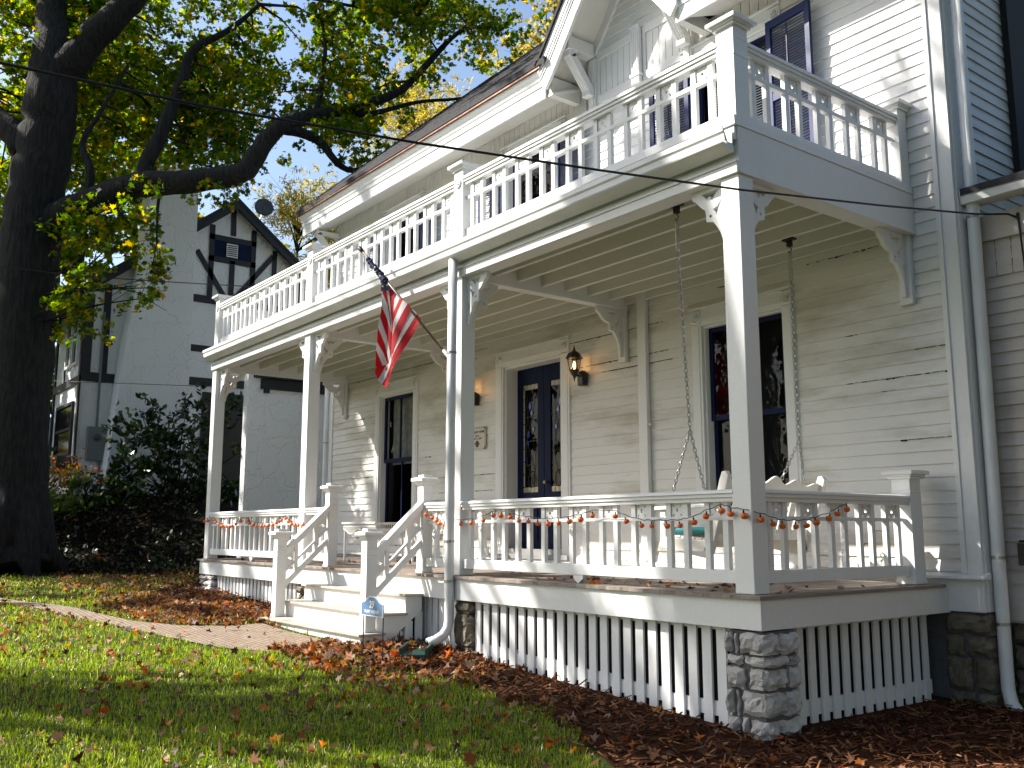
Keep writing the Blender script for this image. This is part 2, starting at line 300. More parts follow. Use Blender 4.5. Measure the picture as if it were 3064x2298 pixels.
        o.location=base-org; WL[o.name]=base
        if bevel:
            md=o.modifiers.new('bevel','BEVEL'); md.width=bevel; md.segments=2; md.limit_method='ANGLE'; md.angle_limit=R(40)
        return o
def inst(src,parent,loc,name=None,rz=None,label=None):
    """a linked copy of one mesh object at another world place"""
    o=src.copy(); COL.objects.link(o); o.parent=parent; o.location=Vector(loc)-wl(parent); WL[o.name]=Vector(loc)
    if rz is not None: o.rotation_euler=(0,0,rz)
    return o
def text_mesh(s,size,ext=.001,align='CENTER',bold=0):
    c=bpy.data.curves.new('lettering','FONT'); c.body=s; c.size=size; c.extrude=ext; c.align_x=align; c.offset=bold
    o=bpy.data.objects.new('lettering',c); COL.objects.link(o); dg=bpy.context.evaluated_depsgraph_get(); dg.update()
    me=bpy.data.meshes.new_from_object(o.evaluated_get(dg)); bpy.data.objects.remove(o); bpy.data.curves.remove(c); return me
def pip(x,y,poly):
    ins=False; j=len(poly)-1
    for i in range(len(poly)):
        a,b=poly[i],poly[j]
        if (a[1]>y)!=(b[1]>y) and x<(b[0]-a[0])*(y-a[1])/(b[1]-a[1])+a[0]: ins=not ins
        j=i
    return ins
def pipv(X,Y,poly):
    ins=np.zeros(len(X),bool); j=len(poly)-1
    for i in range(len(poly)):
        a,b=poly[i],poly[j]
        c=((a[1]>Y)!=(b[1]>Y)); t=X<(b[0]-a[0])*(Y-a[1])/((b[1]-a[1]) if b[1]!=a[1] else 1e-9)+a[0]
        ins^=(c&t); j=i
    return ins
def bulk(name,verts,nper,faces_tmpl,mat_,parent=None,label=None,cat=None,kind=None,smooth=False):
    """one mesh from N copies of a small face template; verts is (N*nper,3)"""
    verts=np.asarray(verts,dtype=np.float32).reshape(-1,3); org=wl(parent); verts=verts-np.array(org,dtype=np.float32)
    N=len(verts)//nper; loops=[]; ls=[]; tot=0
    tl=np.concatenate([np.array(f) for f in faces_tmpl]); sizes=np.array([len(f) for f in faces_tmpl])
    L=(np.arange(N)[:,None]*nper+tl[None,:]).ravel().astype(np.int32)
    sz=np.tile(sizes,N); st=np.concatenate([[0],np.cumsum(sz)[:-1]]).astype(np.int32)
    me=bpy.data.meshes.new(name); me.vertices.add(len(verts)); me.vertices.foreach_set('co',verts.ravel())
    me.loops.add(len(L)); me.loops.foreach_set('vertex_index',L); me.polygons.add(len(sz)); me.polygons.foreach_set('loop_start',st); me.polygons.foreach_set('loop_total',sz.astype(np.int32))
    if smooth: me.polygons.foreach_set('use_smooth',np.ones(len(sz),bool))
    me.materials.append(mat_); me.update(calc_edges=True); me.validate()
    o=bpy.data.objects.new(name,me); COL.objects.link(o)
    if parent is not None: o.parent=parent
    WL[o.name]=org.copy()
    return tag(o,label,cat,None,kind)
MAPLE=np.array([(0,-.5),(.12,-.28),(.42,-.34),(.30,-.06),(.50,.16),(.22,.16),(.16,.30),(0,.55),(-.16,.30),(-.22,.16),(-.50,.16),(-.30,-.06),(-.42,-.34),(-.12,-.28)])
OVAL=np.array([(0,-.5),(.2,-.2),(.22,.1),(0,.5),(-.22,.1),(-.2,-.2)])
SLIM=np.array([(0,-.5),(.1,0),(0,.5),(-.1,0)])
def leaves(cent,size,shape,up=None,updist=.7,curl=.25,rng=NR):
    """leaf-shaped faces at the given points: random tilt, bent along the midrib"""
    n=len(cent); k=len(shape)
    nrm=rng.normal(size=(n,3)); 
    if up is not None: nrm=nrm*updist+np.array(up)
    nrm/=np.linalg.norm(nrm,axis=1)[:,None]
    t=rng.normal(size=(n,3)); t-=nrm*(t*nrm).sum(1)[:,None]; t/=np.linalg.norm(t,axis=1)[:,None]; b=np.cross(nrm,t)
    s=size if np.ndim(size) else np.full(n,size)
    bend=curl*rng.normal(size=n)
    P=shape[None]*s[:,None,None]
    h=(np.abs(shape[:,0])[None]*bend[:,None]+ (shape[:,1]**2)[None]*(bend*rng.normal(size=n))[:,None])*s[:,None]
    return (cent[:,None,:]+P[:,:,0:1]*t[:,None]+P[:,:,1:2]*b[:,None]+h[:,:,None]*nrm[:,None]).reshape(-1,3)
# ------------------------------------------------------------------ terrain
GX=np.array([-60,-18,-15,-10.6,-6.5,-4.1,-3.3,.1,3,10,60.]); GZ=np.array([-.25,-.38,-.40,-.45,-.60,-.69,-.755,-.93,-1.0,-1.1,-1.4])
HV=np.array([-math.cos(YAW),math.sin(YAW)])
def sm(a,b,x): t=np.clip((x-a)/(b-a),0,1); return t*t*(3-2*t)
def ground(x,y):
    x=np.asarray(x,float); y=np.asarray(y,float)
    z=np.interp(x,GX,GZ)
    d=(x-CAM.x)*HV[0]+(y-CAM.y)*HV[1]
    bank=sm(18.1,20.6,d)*1.42*sm(-11.7,-13.6,x)
    return z+bank+.012*np.sin(x*2.1+1)*np.sin(y*1.7)*(1-sm(0,2,y))
PUMP_A=[(-10.658,-0.030,0.578),(-10.512,-0.030,0.587),(-10.230,-0.030,0.592),(-10.159,-0.030,0.564),(-10.026,-0.030,0.529),(-9.937,-0.030,0.505),(-9.851,-0.030,0.502),(-9.696,-0.030,0.494),(-9.573,-0.030,0.491),(-9.478,-0.030,0.504),(-9.342,-0.030,0.529),(-9.154,-0.030,0.569),(-8.872,-0.030,0.568),(-8.824,-0.030,0.537),(-8.668,-0.030,0.508),(-8.558,-0.030,0.496),(-8.375,-0.030,0.499),(-8.291,-0.030,0.495),(-8.139,-0.030,0.505),(-7.998,-0.030,0.512),(-7.881,-0.030,0.536),(-7.734,-0.030,0.568),(-7.594,-0.030,0.591),(-7.496,-0.030,0.551),(-7.400,-0.030,0.518),(-7.288,-0.030,0.504),(-7.197,-0.030,0.499),(-7.054,-0.030,0.502)]
PUMP_B=[(-4.127,-0.030,0.595),(-4.008,-0.030,0.564),(-3.925,-0.030,0.532),(-3.867,-0.030,0.502),(-3.775,-0.030,0.492),(-3.707,-0.030,0.505),(-3.490,-0.030,0.493),(-3.314,-0.030,0.505),(-3.117,-0.030,0.526),(-2.954,-0.030,0.569),(-2.839,-0.030,0.568),(-2.694,-0.030,0.552),(-2.566,-0.030,0.519),(-2.432,-0.030,0.512),(-2.297,-0.030,0.494),(-2.155,-0.030,0.490),(-2.012,-0.030,0.495),(-1.872,-0.030,0.507),(-1.731,-0.030,0.523),(-1.587,-0.030,0.553),(-1.320,-0.030,0.543),(-1.193,-0.030,0.502),(-1.026,-0.030,0.469),(-0.920,-0.030,0.466),(-0.759,-0.030,0.465),(-0.631,-0.030,0.468),(-0.497,-0.030,0.490),(-0.382,-0.030,0.533),(-0.236,-0.030,0.569),(-0.158,-0.030,0.547),(-0.041,-0.030,0.532),(0.030,0.059,0.505),(0.030,0.191,0.477),(0.030,0.294,0.461),(0.030,0.446,0.459),(0.030,0.575,0.466),(0.030,0.693,0.489),(0.030,0.848,0.520),(0.030,0.955,0.555),(0.030,1.083,0.590)]
LIMBS=[[(-15.79,-1.88,-0.30,0.75),(-15.80,-1.90,0.65,0.62),(-15.94,-1.91,2.61,0.56),(-15.95,-1.92,5.39,0.55),(-15.92,-1.89,7.12,0.54),(-15.87,-1.82,8.31,0.52),(-15.87,-1.81,9.52,0.46),(-16.14,-1.84,10.89,0.32),(-16.54,-1.87,12.40,0.26),(-17.14,-1.84,14.97,0.20),(-17.71,-1.76,18.59,0.12)],
[(-15.90,-1.86,9.32,0.40),(-15.58,-1.60,9.78,0.32),(-15.21,-1.28,10.33,0.29),(-14.78,-0.88,10.83,0.27),(-14.36,-0.50,11.55,0.24),(-13.74,-0.02,12.67,0.18),(-13.21,0.35,14.37,0.10)],
[(-16.06,-2.07,8.01,0.34),(-16.29,-2.37,8.42,0.26),(-16.76,-2.65,8.84,0.24),(-17.51,-3.15,9.61,0.20),(-18.63,-4.11,11.34,0.12)],
[(-15.74,-1.65,6.43,0.38),(-15.30,-1.41,6.65,0.30),(-14.76,-1.02,6.86,0.27),(-14.08,-0.47,7.06,0.25),(-13.30,0.40,7.12,0.22),(-12.75,1.11,7.28,0.20),(-12.60,1.31,7.66,0.19),(-12.44,1.69,8.27,0.16),(-12.38,2.43,8.69,0.14),(-12.28,2.89,8.83,0.12),(-12.06,3.50,9.17,0.10),(-11.84,4.12,9.57,0.08),(-11.66,5.02,10.78,0.06),(-11.69,5.63,11.45,0.03)],
[(-12.51,1.76,8.27,0.11),(-12.35,2.13,8.23,0.10),(-12.21,2.48,8.06,0.09),(-12.12,2.77,7.71,0.07),(-12.14,3.07,7.62,0.06),(-12.09,3.46,7.72,0.03)],
[(-13.99,-0.18,7.09,0.17),(-14.22,-0.32,7.42,0.15),(-14.16,-0.07,8.24,0.14),(-14.15,0.11,8.87,0.13),(-14.13,0.30,9.52,0.11),(-14.14,0.45,10.19,0.09),(-13.86,1.15,10.81,0.06),(-13.71,1.66,11.46,0.03)],
[(-14.87,-1.17,6.86,0.10),(-14.87,-1.17,7.44,0.08),(-15.10,-1.30,8.06,0.06),(-15.03,-1.05,8.70,0.04),(-14.82,-0.60,9.85,0.03)],
[(-12.38,2.43,8.69,0.07),(-12.43,2.53,9.29,0.05),(-12.48,2.62,10.26,0.04),(-12.75,2.60,11.21,0.02)],
[(-12.22,2.96,8.83,0.07),(-12.06,3.50,8.92,0.06),(-11.83,4.46,9.36,0.04),(-11.58,5.45,9.65,0.03),(-11.46,6.10,10.07,0.01)],
[(-14.41,-0.57,11.44,0.12),(-13.87,0.30,11.59,0.09),(-13.01,1.77,11.47,0.06),(-12.43,3.19,11.37,0.03),(-11.85,4.43,11.32,0.01)]]
CLUMPS=[(-17.12,-0.68,12.57,0.52),(-19.32,-0.54,11.97,0.81),(-16.69,0.69,12.18,0.57),(-16.54,-0.96,12.16,0.87),(-17.40,1.29,9.48,0.54),(-18.11,-0.03,10.37,0.83),(-16.78,0.98,13.07,0.75),(-16.92,0.03,12.31,0.49),(-16.30,1.27,8.80,0.59),(-17.60,1.50,10.89,0.83),(-17.32,0.23,11.27,0.64),(-18.77,-0.44,12.31,0.47),(-16.85,-0.99,9.63,0.69),(-18.88,0.49,12.43,0.54),(-17.67,-0.03,12.51,0.57),(-16.47,-0.25,9.08,0.70),(-14.78,0.46,11.81,0.55),(-15.53,0.50,9.58,0.60),(-15.78,-0.96,10.04,0.76),(-14.72,0.29,7.60,0.58),(-15.78,1.16,9.05,0.87),(-15.92,0.30,8.68,0.54),(-16.70,-0.21,12.34,0.88),(-15.66,-0.79,12.28,0.53),(-15.74,0.52,10.95,0.49),(-15.11,0.87,10.47,0.48),(-18.49,-0.85,12.81,0.52),(-16.78,-1.08,10.26,0.90),(-18.63,-0.47,10.98,0.63),(-15.21,0.93,10.26,0.63),(-16.80,-1.11,10.61,0.85),(-14.71,0.38,9.79,0.56),(-16.46,-0.76,11.66,0.84),(-19.33,-0.50,14.03,0.70),(-17.56,1.66,11.87,0.74),(-16.38,0.86,9.34,0.49),(-18.85,-0.03,9.29,0.87),(-18.30,0.10,10.31,0.74),(-16.96,1.02,10.74,0.76),(-18.94,0.17,9.10,0.48),(-18.23,0.77,13.96,0.51),(-14.56,0.74,9.03,0.53),(-17.60,0.72,10.69,0.87),(-19.18,-0.34,14.30,0.46),(-12.92,1.19,9.33,0.41),(-15.29,2.37,10.83,0.64),(-15.66,1.39,11.31,0.61),(-15.94,1.33,9.11,0.43),(-15.15,2.16,11.24,0.52),(-16.12,1.80,11.02,0.44),(-16.01,1.53,10.23,0.60),(-15.19,2.05,8.94,0.43),(-14.29,1.41,8.56,0.72),(-13.71,0.93,8.07,0.46),(-14.48,1.78,11.03,0.76),(-14.52,1.44,9.97,0.69),(-13.64,1.37,11.72,0.74),(-15.95,2.12,9.66,0.65),(-13.51,1.88,9.41,0.77),(-15.40,1.83,8.91,0.65),(-15.28,1.90,12.41,0.54),(-15.91,1.27,12.48,0.47),(-14.60,2.02,11.10,0.44),(-14.19,1.06,9.24,0.52),(-16.47,1.26,13.39,0.73),(-14.43,2.01,10.34,0.78),(-15.35,1.32,9.77,0.70),(-14.23,1.41,8.14,0.64),(-17.72,-1.07,9.39,0.59),(-20.72,-1.59,10.79,0.86),(-20.10,-1.67,11.87,0.61),(-18.08,-2.15,13.02,0.72),(-18.16,-1.37,9.95,0.88),(-17.39,-1.83,11.99,0.89),(-18.52,-0.66,8.59,0.62),(-18.48,-2.49,11.73,0.87),(-17.18,-1.15,8.78,0.60),(-17.82,-1.91,7.94,0.82),(-20.18,-1.07,11.20,0.60),(-17.60,-1.96,12.04,0.51),(-17.73,-2.30,12.19,0.90),(-19.67,-1.68,8.89,0.79),(-19.81,-0.99,8.73,0.79),(-19.49,-1.33,10.02,0.72),(-20.16,-1.61,13.41,0.69),(-20.80,-2.31,13.41,0.60),(-20.16,-1.53,10.28,0.63),(-17.43,-2.07,10.49,0.85),(-18.08,-2.31,7.88,0.56),(-17.49,-1.14,8.66,0.72),(-17.77,-1.74,9.16,0.83),(-19.62,-0.52,10.19,0.87),(-15.80,-2.75,10.29,0.42),(-15.99,-2.90,10.71,0.36),(-15.65,-2.78,11.55,0.35),(-13.24,3.96,9.21,0.47),(-13.30,5.60,11.07,0.47),(-13.55,2.93,9.69,0.54),(-11.39,4.35,10.84,0.37),(-13.02,5.93,12.65,0.64),(-13.26,4.97,12.87,0.57),(-12.64,5.25,12.60,0.36),(-12.12,4.15,11.48,0.66),(-13.25,3.85,11.01,0.36),(-13.70,4.13,10.17,0.60),(-11.36,3.51,10.79,0.66),(-11.78,6.50,11.66,0.49),(-12.26,3.48,9.66,0.53),(-12.01,3.21,8.50,0.62),(-13.62,3.66,9.14,0.66),(-12.01,4.20,11.56,0.51),(-12.08,3.03,8.71,0.69),(-13.38,3.94,10.44,0.67),(-12.70,2.53,8.79,0.60),(-12.84,2.35,9.07,0.42),(-13.31,5.60,11.70,0.41),(-14.36,4.05,9.42,0.59),(-13.54,3.18,10.59,0.54),(-13.64,4.45,10.05,0.62),(-13.40,3.49,11.51,0.42),(-11.71,4.71,10.77,0.60),(-10.79,5.84,11.29,0.69),(-13.86,3.66,9.61,0.68),(-11.94,4.14,11.76,0.60),(-12.40,3.86,11.53,0.51),(-11.87,3.42,10.07,0.36),(-12.12,3.84,11.48,0.55),(-12.40,6.73,11.22,0.53),(-13.55,3.42,10.18,0.56),(-11.62,5.18,12.06,0.63),(-13.14,3.18,11.11,0.46),(-11.65,4.70,11.36,0.59),(-10.78,5.79,11.03,0.54),(-13.18,5.16,11.50,0.42),(-13.47,4.89,12.48,0.56),(-14.65,3.30,9.82,0.38),(-11.51,4.49,9.92,0.37),(-12.64,3.10,10.21,0.59),(-11.70,3.00,9.96,0.54),(-14.71,3.41,11.37,0.45),(-12.50,6.32,12.21,0.67),(-10.36,4.59,11.59,0.49),(-11.44,3.47,11.20,0.59),(-11.87,4.29,11.43,0.56),(-11.70,4.25,12.08,0.44),(-12.66,2.62,11.06,0.50),(-11.95,2.88,11.03,0.59),(-12.97,2.96,11.31,0.53),(-13.06,3.54,12.10,0.56),(-14.88,-0.94,6.37,0.38),(-14.80,-0.99,5.47,0.47),(-15.28,-0.80,6.62,0.49),(-14.55,-1.14,6.06,0.41),(-14.59,-1.38,6.06,0.45),(-15.19,-1.26,6.12,0.41),(-14.47,-1.28,4.96,0.37),(-13.64,-0.53,6.56,0.52),(-14.38,-1.03,6.27,0.54),(-14.80,-1.19,6.31,0.50),(-15.38,-1.27,6.79,0.37),(-14.52,-0.24,6.00,0.46),(-13.57,-0.10,5.56,0.29),(-13.75,-0.21,5.25,0.31),(-13.85,-0.43,5.01,0.23),(-14.00,-0.14,5.05,0.25),(-13.72,-0.26,4.78,0.31),(-15.84,-1.39,4.40,0.40),(-14.80,-1.06,4.49,0.36),(-15.06,-0.98,4.70,0.39),(-14.48,-1.57,4.76,0.38),(-14.60,-1.26,4.47,0.28),(-12.96,0.70,6.89,0.24),(-12.84,1.12,6.93,0.20),(-13.02,0.48,6.90,0.23),(-13.08,0.99,6.87,0.23),(-11.75,3.21,7.65,0.29),(-12.24,3.30,7.80,0.32),(-12.09,3.13,8.13,0.24),(-11.73,2.86,7.92,0.23)]
# ------------------------------------------------------------------ ground
def sheet(name,poly,mat_,dz,step=.25,kind='structure'):
    """a ground-following sheet inside a polygon"""
    xs=[p[0] for p in poly]; ys=[p[1] for p in poly]; bm=bmesh.new()
    vs=[bm.verts.new((p[0],p[1],0)) for p in poly]; f=bm.faces.new(vs)
    for ax,lo,hi in ((0,min(xs),max(xs)),(1,min(ys),max(ys))):
        c=lo+step
        while c<hi:
            no=(1,0,0) if ax==0 else (0,1,0); co=(c,0,0) if ax==0 else (0,c,0)
            bmesh.ops.bisect_plane(bm,geom=bm.verts[:]+bm.edges[:]+bm.faces[:],plane_co=co,plane_no=no); c+=step
    for v in bm.verts: v.co.z=float(ground(v.co.x,v.co.y))+dz
    bmesh.ops.recalc_face_normals(bm,faces=bm.faces)
    me=bpy.data.meshes.new(name); bm.to_mesh(me); bm.free(); me.materials.append(mat_)
    for p in me.polygons:
        if p.normal.z<0: p.flip()
    o=bpy.data.objects.new(name,me); COL.objects.link(o); o['kind']=kind; return o
gx=np.unique(np.concatenate([np.linspace(-300,-40,14),np.linspace(-40,8,193),np.linspace(8,200,12)])); gy=np.unique(np.concatenate([np.linspace(-200,-20,10),np.linspace(-20,20,121),np.linspace(20,400,14)]))
XX,YY=np.meshgrid(gx,gy); ZZ=ground(XX,YY); nx,ny=len(gx),len(gy)
me=bpy.data.meshes.new('ground'); me.from_pydata(np.stack([XX,YY,ZZ],-1).reshape(-1,3).tolist(),[],[(j*nx+i,j*nx+i+1,(j+1)*nx+i+1,(j+1)*nx+i) for j in range(ny-1) for i in range(nx-1)])
me.materials.append(M['soil']); me.polygons.foreach_set('use_smooth',[True]*len(me.polygons)); o=bpy.data.objects.new('ground',me); COL.objects.link(o); o['kind']='structure'
PATH=[(-20,-4.3),(-14,-3.7),(-10.39,-2.90),(-9.79,-2.74),(-8.53,-2.32),(-7.07,-2.05),(-6.45,-1.75),(-6.2,-1.3),(-6.25,-.86),(-4.1,-.86),(-3.95,-1.0),(-3.97,-1.2),(-4.19,-1.55),(-4.75,-1.90),(-5.73,-2.16),(-6.77,-2.32),(-8.06,-2.60),(-9.79,-3.02),(-14,-3.98),(-20,-4.6)]
sheet('path',PATH,M['brick'],.012)
MULCH=[(-11.9,.3),(-9.9,-1.15),(-8.2,-1.25),(-7.0,-1.45),(-6.6,-1.2),(-6.55,-.3),(-4.05,-.2),(-3.95,-.95),(-3.4,-1.06),(-3.1,-.8),(-2.3,-.76),(-1.39,-.86),(-.44,-1.12),(.4,-1.5),(2,-2.1),(6,-3.0),(6,3),(.5,3),(.5,2.4),(-11.9,2.4)]
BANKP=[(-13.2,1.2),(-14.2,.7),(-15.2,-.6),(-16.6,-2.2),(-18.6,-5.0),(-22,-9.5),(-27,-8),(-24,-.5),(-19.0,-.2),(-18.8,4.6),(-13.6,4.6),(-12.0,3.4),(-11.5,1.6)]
sheet('bank',BANKP,M['bank'],.015)  # dark sheet over the soil, in place of deep shade
sheet('mulch_bed_ground',MULCH,M['mulchbed'],.008)
# ------------------------------------------------------------------ white house
YW=2.393; XC=.385; XLW=-11.22
house=thing('white_house',(-5,6,-.9),'white clapboard house with navy shutters, steep dark roof and small front gable','house')
# openings: (x0,x1,z0,z1) in the front wall
WIN_LO=[(-9.42,-8.36,.47,2.63),(-2.45,-1.41,.47,2.61)]
WIN_UP=[(-9.32,-8.24,3.75,5.62),(-5.92,-4.78,3.75,5.62),(-2.48,-1.41,3.75,5.62)]
DOOR=(-6.0,-4.79,.20,2.65)
OPEN=WIN_LO+WIN_UP+[DOOR]
def grid_wall(mb,x0,x1,z0,z1,y0,y1,ops):
    xs=sorted({x0,x1,*[o[0] for o in ops],*[o[1] for o in ops]}); zs=sorted({z0,z1,*[o[2] for o in ops],*[o[3] for o in ops]})
    for i in range(len(xs)-1):
        for j in range(len(zs)-1):
            cx,cz=(xs[i]+xs[i+1])/2,(zs[j]+zs[j+1])/2
            if not any(o[0]<cx<o[1] and o[2]<cz<o[3] for o in ops): mb.box(xs[i],xs[i+1],y0,y1,zs[j],zs[j+1])
mb=MB(); grid_wall(mb,XLW+.02,XC-.03,-.2,6.0,YW+.005,YW+.16,OPEN)
mb.box(XC-.2,XC-.03,YW+.17,12,-.2,6.0); mb.box(XLW+.02,XLW+.2,YW+.17,12,-.2,6.0); mb.box(XLW+.2,XC-.2,11.8,12,-.2,6.0)
mb.build('wall_body',M['siding'],house)
def siding(mb,x0,x1,z0,z1,y,ops,p=.111,seed=1):
    rr=random.Random(seed); z=z0
    while z<z1-.01:
        zt=min(z+p,z1); iv=[(x0,x1)]
        for o in ops:
            if o[2]-.02<(z+zt)/2<o[3]+.02:
                nv=[]
                for a,b in iv:
                    if o[1]<=a or o[0]>=b: nv.append((a,b)); continue
                    if o[0]>a: nv.append((a,o[0]))
                    if o[1]<b: nv.append((o[1],b))
                iv=nv
        for a,b in iv:
            cuts=[a]; c=a
            while b-c>3.2:
                c+=rr.uniform(1.6,3.0)
                if b-c>.5: cuts.append(c)
            cuts.append(b)
            for i in range(len(cuts)-1):
                j=rr.uniform(-.0015,.0015); dz=rr.uniform(-.002,.002)
                mb.prism([(y-.019+j,z+dz),(y,z+dz),(y,zt+.004),(y-.004+j,zt+.004)],'x',cuts[i]+(.0012 if i else 0),cuts[i+1])
        z+=p
OPS=[(o[0]-.1,o[1]+.1,o[2]-.1,o[3]+.12) for o in OPEN]
mb=MB(); siding(mb,XLW+.1,.215,.10,3.9,YW,OPS); k_=len(mb.f); siding(mb,XLW+.1,.215,3.88,5.72,YW,OPS,seed=3); mb.m=[0]*k_+[1]*(len(mb.f)-k_)
# open joints and flaked edges along the boards
rr=random.Random(21)
for i in range(85):
    row=rr.randrange(1,27); z=.10+row*.111; x=rr.uniform(-11.0,.1); ln_=rr.choice([.12,.25,.5,.9,1.6])*rr.uniform(.6,1.2); x1=min(x+ln_,.205)
    if any(o[0]-.02<x1 and o[1]+.02>x and o[2]<z<o[3] for o in OPS): continue
    t=0
    while x<x1:
        w_=rr.uniform(.02,.07); h_=rr.choice([.0015,.002,.003,.005]) if rr.random()<.93 else .012
        mb.prism([(x,z-h_),(min(x+w_,x1),z-h_*rr.uniform(.6,1.2)),(min(x+w_,x1),z+.001),(x,z+.001)],'y',YW-.0215,YW-.006,2); x+=w_*rr.uniform(1.0,1.6)
mb.build('siding',[M['siding'],M['sidingup'],M['crack']],house)
# side wall boards (facing right)
mb=MB(); z=.10; rr=random.Random(5)
while z<6.6:
    j=rr.uniform(-.0015,.0015); yb=2.52 if True else 0
    mb.prism([(XC-.019+.019+.0+j,z),(XC-.03,z),(XC-.03,z+.115),(XC-.016+j,z+.115)],'y',yb,11.9); z+=.111
mb.build('side_siding',M['siding'],house)
mb=MB(); mb.box(.215,XC,YW-.035,YW,-.21,6.5); mb.box(.24,XC-.12,YW-.05,YW-.036,.09,6.0); mb.box(XC-.03,XC+.012,YW+.001,2.515,-.21,6.5); mb.build('corner_board',M['trim'],house,bevel=.003)
mb=MB(); mb.box(XLW-.02,XLW+.1,YW-.035,YW,-.2,6.0); mb.build('corner_board',M['trim'],house,bevel=.003)
mb=MB(); mb.prism([(YW-.10,.045),(YW,.045),(YW,.10),(YW-.02,.095),(YW-.10,.07)],'x',XLW+.1,XC+.05); mb.box(XLW,XC-.005,YW-.03,YW,-.215,.044); mb.build('water_table',M['trim'],house,bevel=.003)
mb=MB(); mb.box(-3.376,-3.244,YW-.075,YW-.02,.11,3.2); mb.box(-3.225,-3.2,YW-.07,YW-.05,1.60,1.63); mb.build('pilaster_board',M['trim'],house,bevel=.004)
# foundation stones
def stonewall(name,x0,x1,z0,z1,y,depth,mat_,parent,ch=.17,seed=1,ax='x',cw=(.16,.5)):
    rr=random.Random(seed); mb=MB(); z=z0
    while z<z1-.03:
        h=min(ch*rr.uniform(.7,1.35),z1-z); 
        if z1-z-h<.05: h=z1-z
        x=x0
        while x<x1-.02:
            w_=rr.uniform(*cw); 
            if x1-x-w_<.1: w_=x1-x
            rough_block(mb,x+.010,x+w_-.010,y+rr.uniform(-.02,.012),y+depth,z+.010,z+h-.010,rr,ax); x+=w_
        z+=h
    return mb.build(name,mat_,parent)
def rough_block(mb,x0,x1,y0,y1,z0,z1,rr,ax='x',n=3):
    """rock-faced stone: front face a jittered grid"""
    k=len(mb.v); vs=[]; nx_=max(3,int((x1-x0)/.03)); nz_=max(3,int((z1-z0)/.03)); q=[rr.uniform(0,6.28) for _ in range(4)]
    for j in range(nz_+1):
        for i in range(nx_+1):
            u,v=i/nx_,j/nz_; e=min(u,1-u)*(x1-x0)<.01 or min(v,1-v)*(z1-z0)<.01
            x=x0+u*(x1-x0)+rr.uniform(-.006,.006)+.006*math.sin(v*9+q[0]); z=z0+v*(z1-z0)+rr.uniform(-.004,.004)+.006*math.sin(u*8+q[1]); eu=min(u*(x1-x0),(1-u)*(x1-x0),v*(z1-z0),(1-v)*(z1-z0)); y=y0+(rr.uniform(.016,.028) if e else -min(.016,eu*.4)*(1+.8*math.sin(u*11+q[2])*math.sin(v*9+q[3]))-rr.uniform(0,.006))
            vs.append((x,y,z) if ax=='x' else (y,x,z))
    fs=[(j*(nx_+1)+i,j*(nx_+1)+i+1,(j+1)*(nx_+1)+i+1,(j+1)*(nx_+1)+i) for j in range(nz_) for i in range(nx_)]
    b=len(vs); border=[i for i in range(nx_+1)]+[(j)*(nx_+1)+nx_ for j in range(1,nz_+1)]+[nz_*(nx_+1)+i for i in range(nx_-1,-1,-1)]+[j*(nx_+1) for j in range(nz_-1,0,-1)]
    for i in border:
        p=vs[i]; vs.append((p[0],y1,p[2]) if ax=='x' else (y1,p[1],p[2]))
    m_=len(border)
    fs+=[(border[i],border[(i+1)%m_],b+(i+1)%m_,b+i) for i in range(m_)]
    mb.add(vs,fs)
fo=stonewall('foundation',.02,XC+.02,-1.25,-.22,YW-.02,.3,M['stonebrown'],house,ch=.2,seed=4)
fo2=MB(); fo2.box(XLW,XC,YW+.02,YW+.25,-1.3,-.22); fo2.build('foundation_core',M['mortar'],house)
# side wing with gutter on the right
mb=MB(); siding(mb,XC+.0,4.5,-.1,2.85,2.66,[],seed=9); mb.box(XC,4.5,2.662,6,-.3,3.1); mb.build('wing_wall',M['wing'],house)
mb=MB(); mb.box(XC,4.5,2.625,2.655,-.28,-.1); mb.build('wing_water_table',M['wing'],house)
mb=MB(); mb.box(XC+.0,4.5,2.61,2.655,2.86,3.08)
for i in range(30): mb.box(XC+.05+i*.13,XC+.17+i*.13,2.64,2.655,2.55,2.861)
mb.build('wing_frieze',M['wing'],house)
mb=MB(); mb.prism([(2.42,3.17),(2.60,3.17),(2.60,3.29),(2.59,3.29),(2.59,3.18),(2.45,3.18),(2.43,3.29),(2.40,3.29)],'x',XC+.02,4.6); mb.build('wing_gutter',M['pipe'],house)
mb=MB(); mb.prism([(2.40,3.24),(6,4.6),(6,4.66),(2.40,3.30)],'x',XC+.03,4.6); mb.build('wing_roof',M['roof'],house)
stonewall('wing_foundation',XC+.03,3,-1.25,-.29,2.68,.3,M['stonebrown'],house,ch=.2,seed=8)
mb=MB(); mb.box(XC+.002,XC+.06,3.52,4.5,3.6,6.6); mb.build('side_shutter',M['dark'],house)
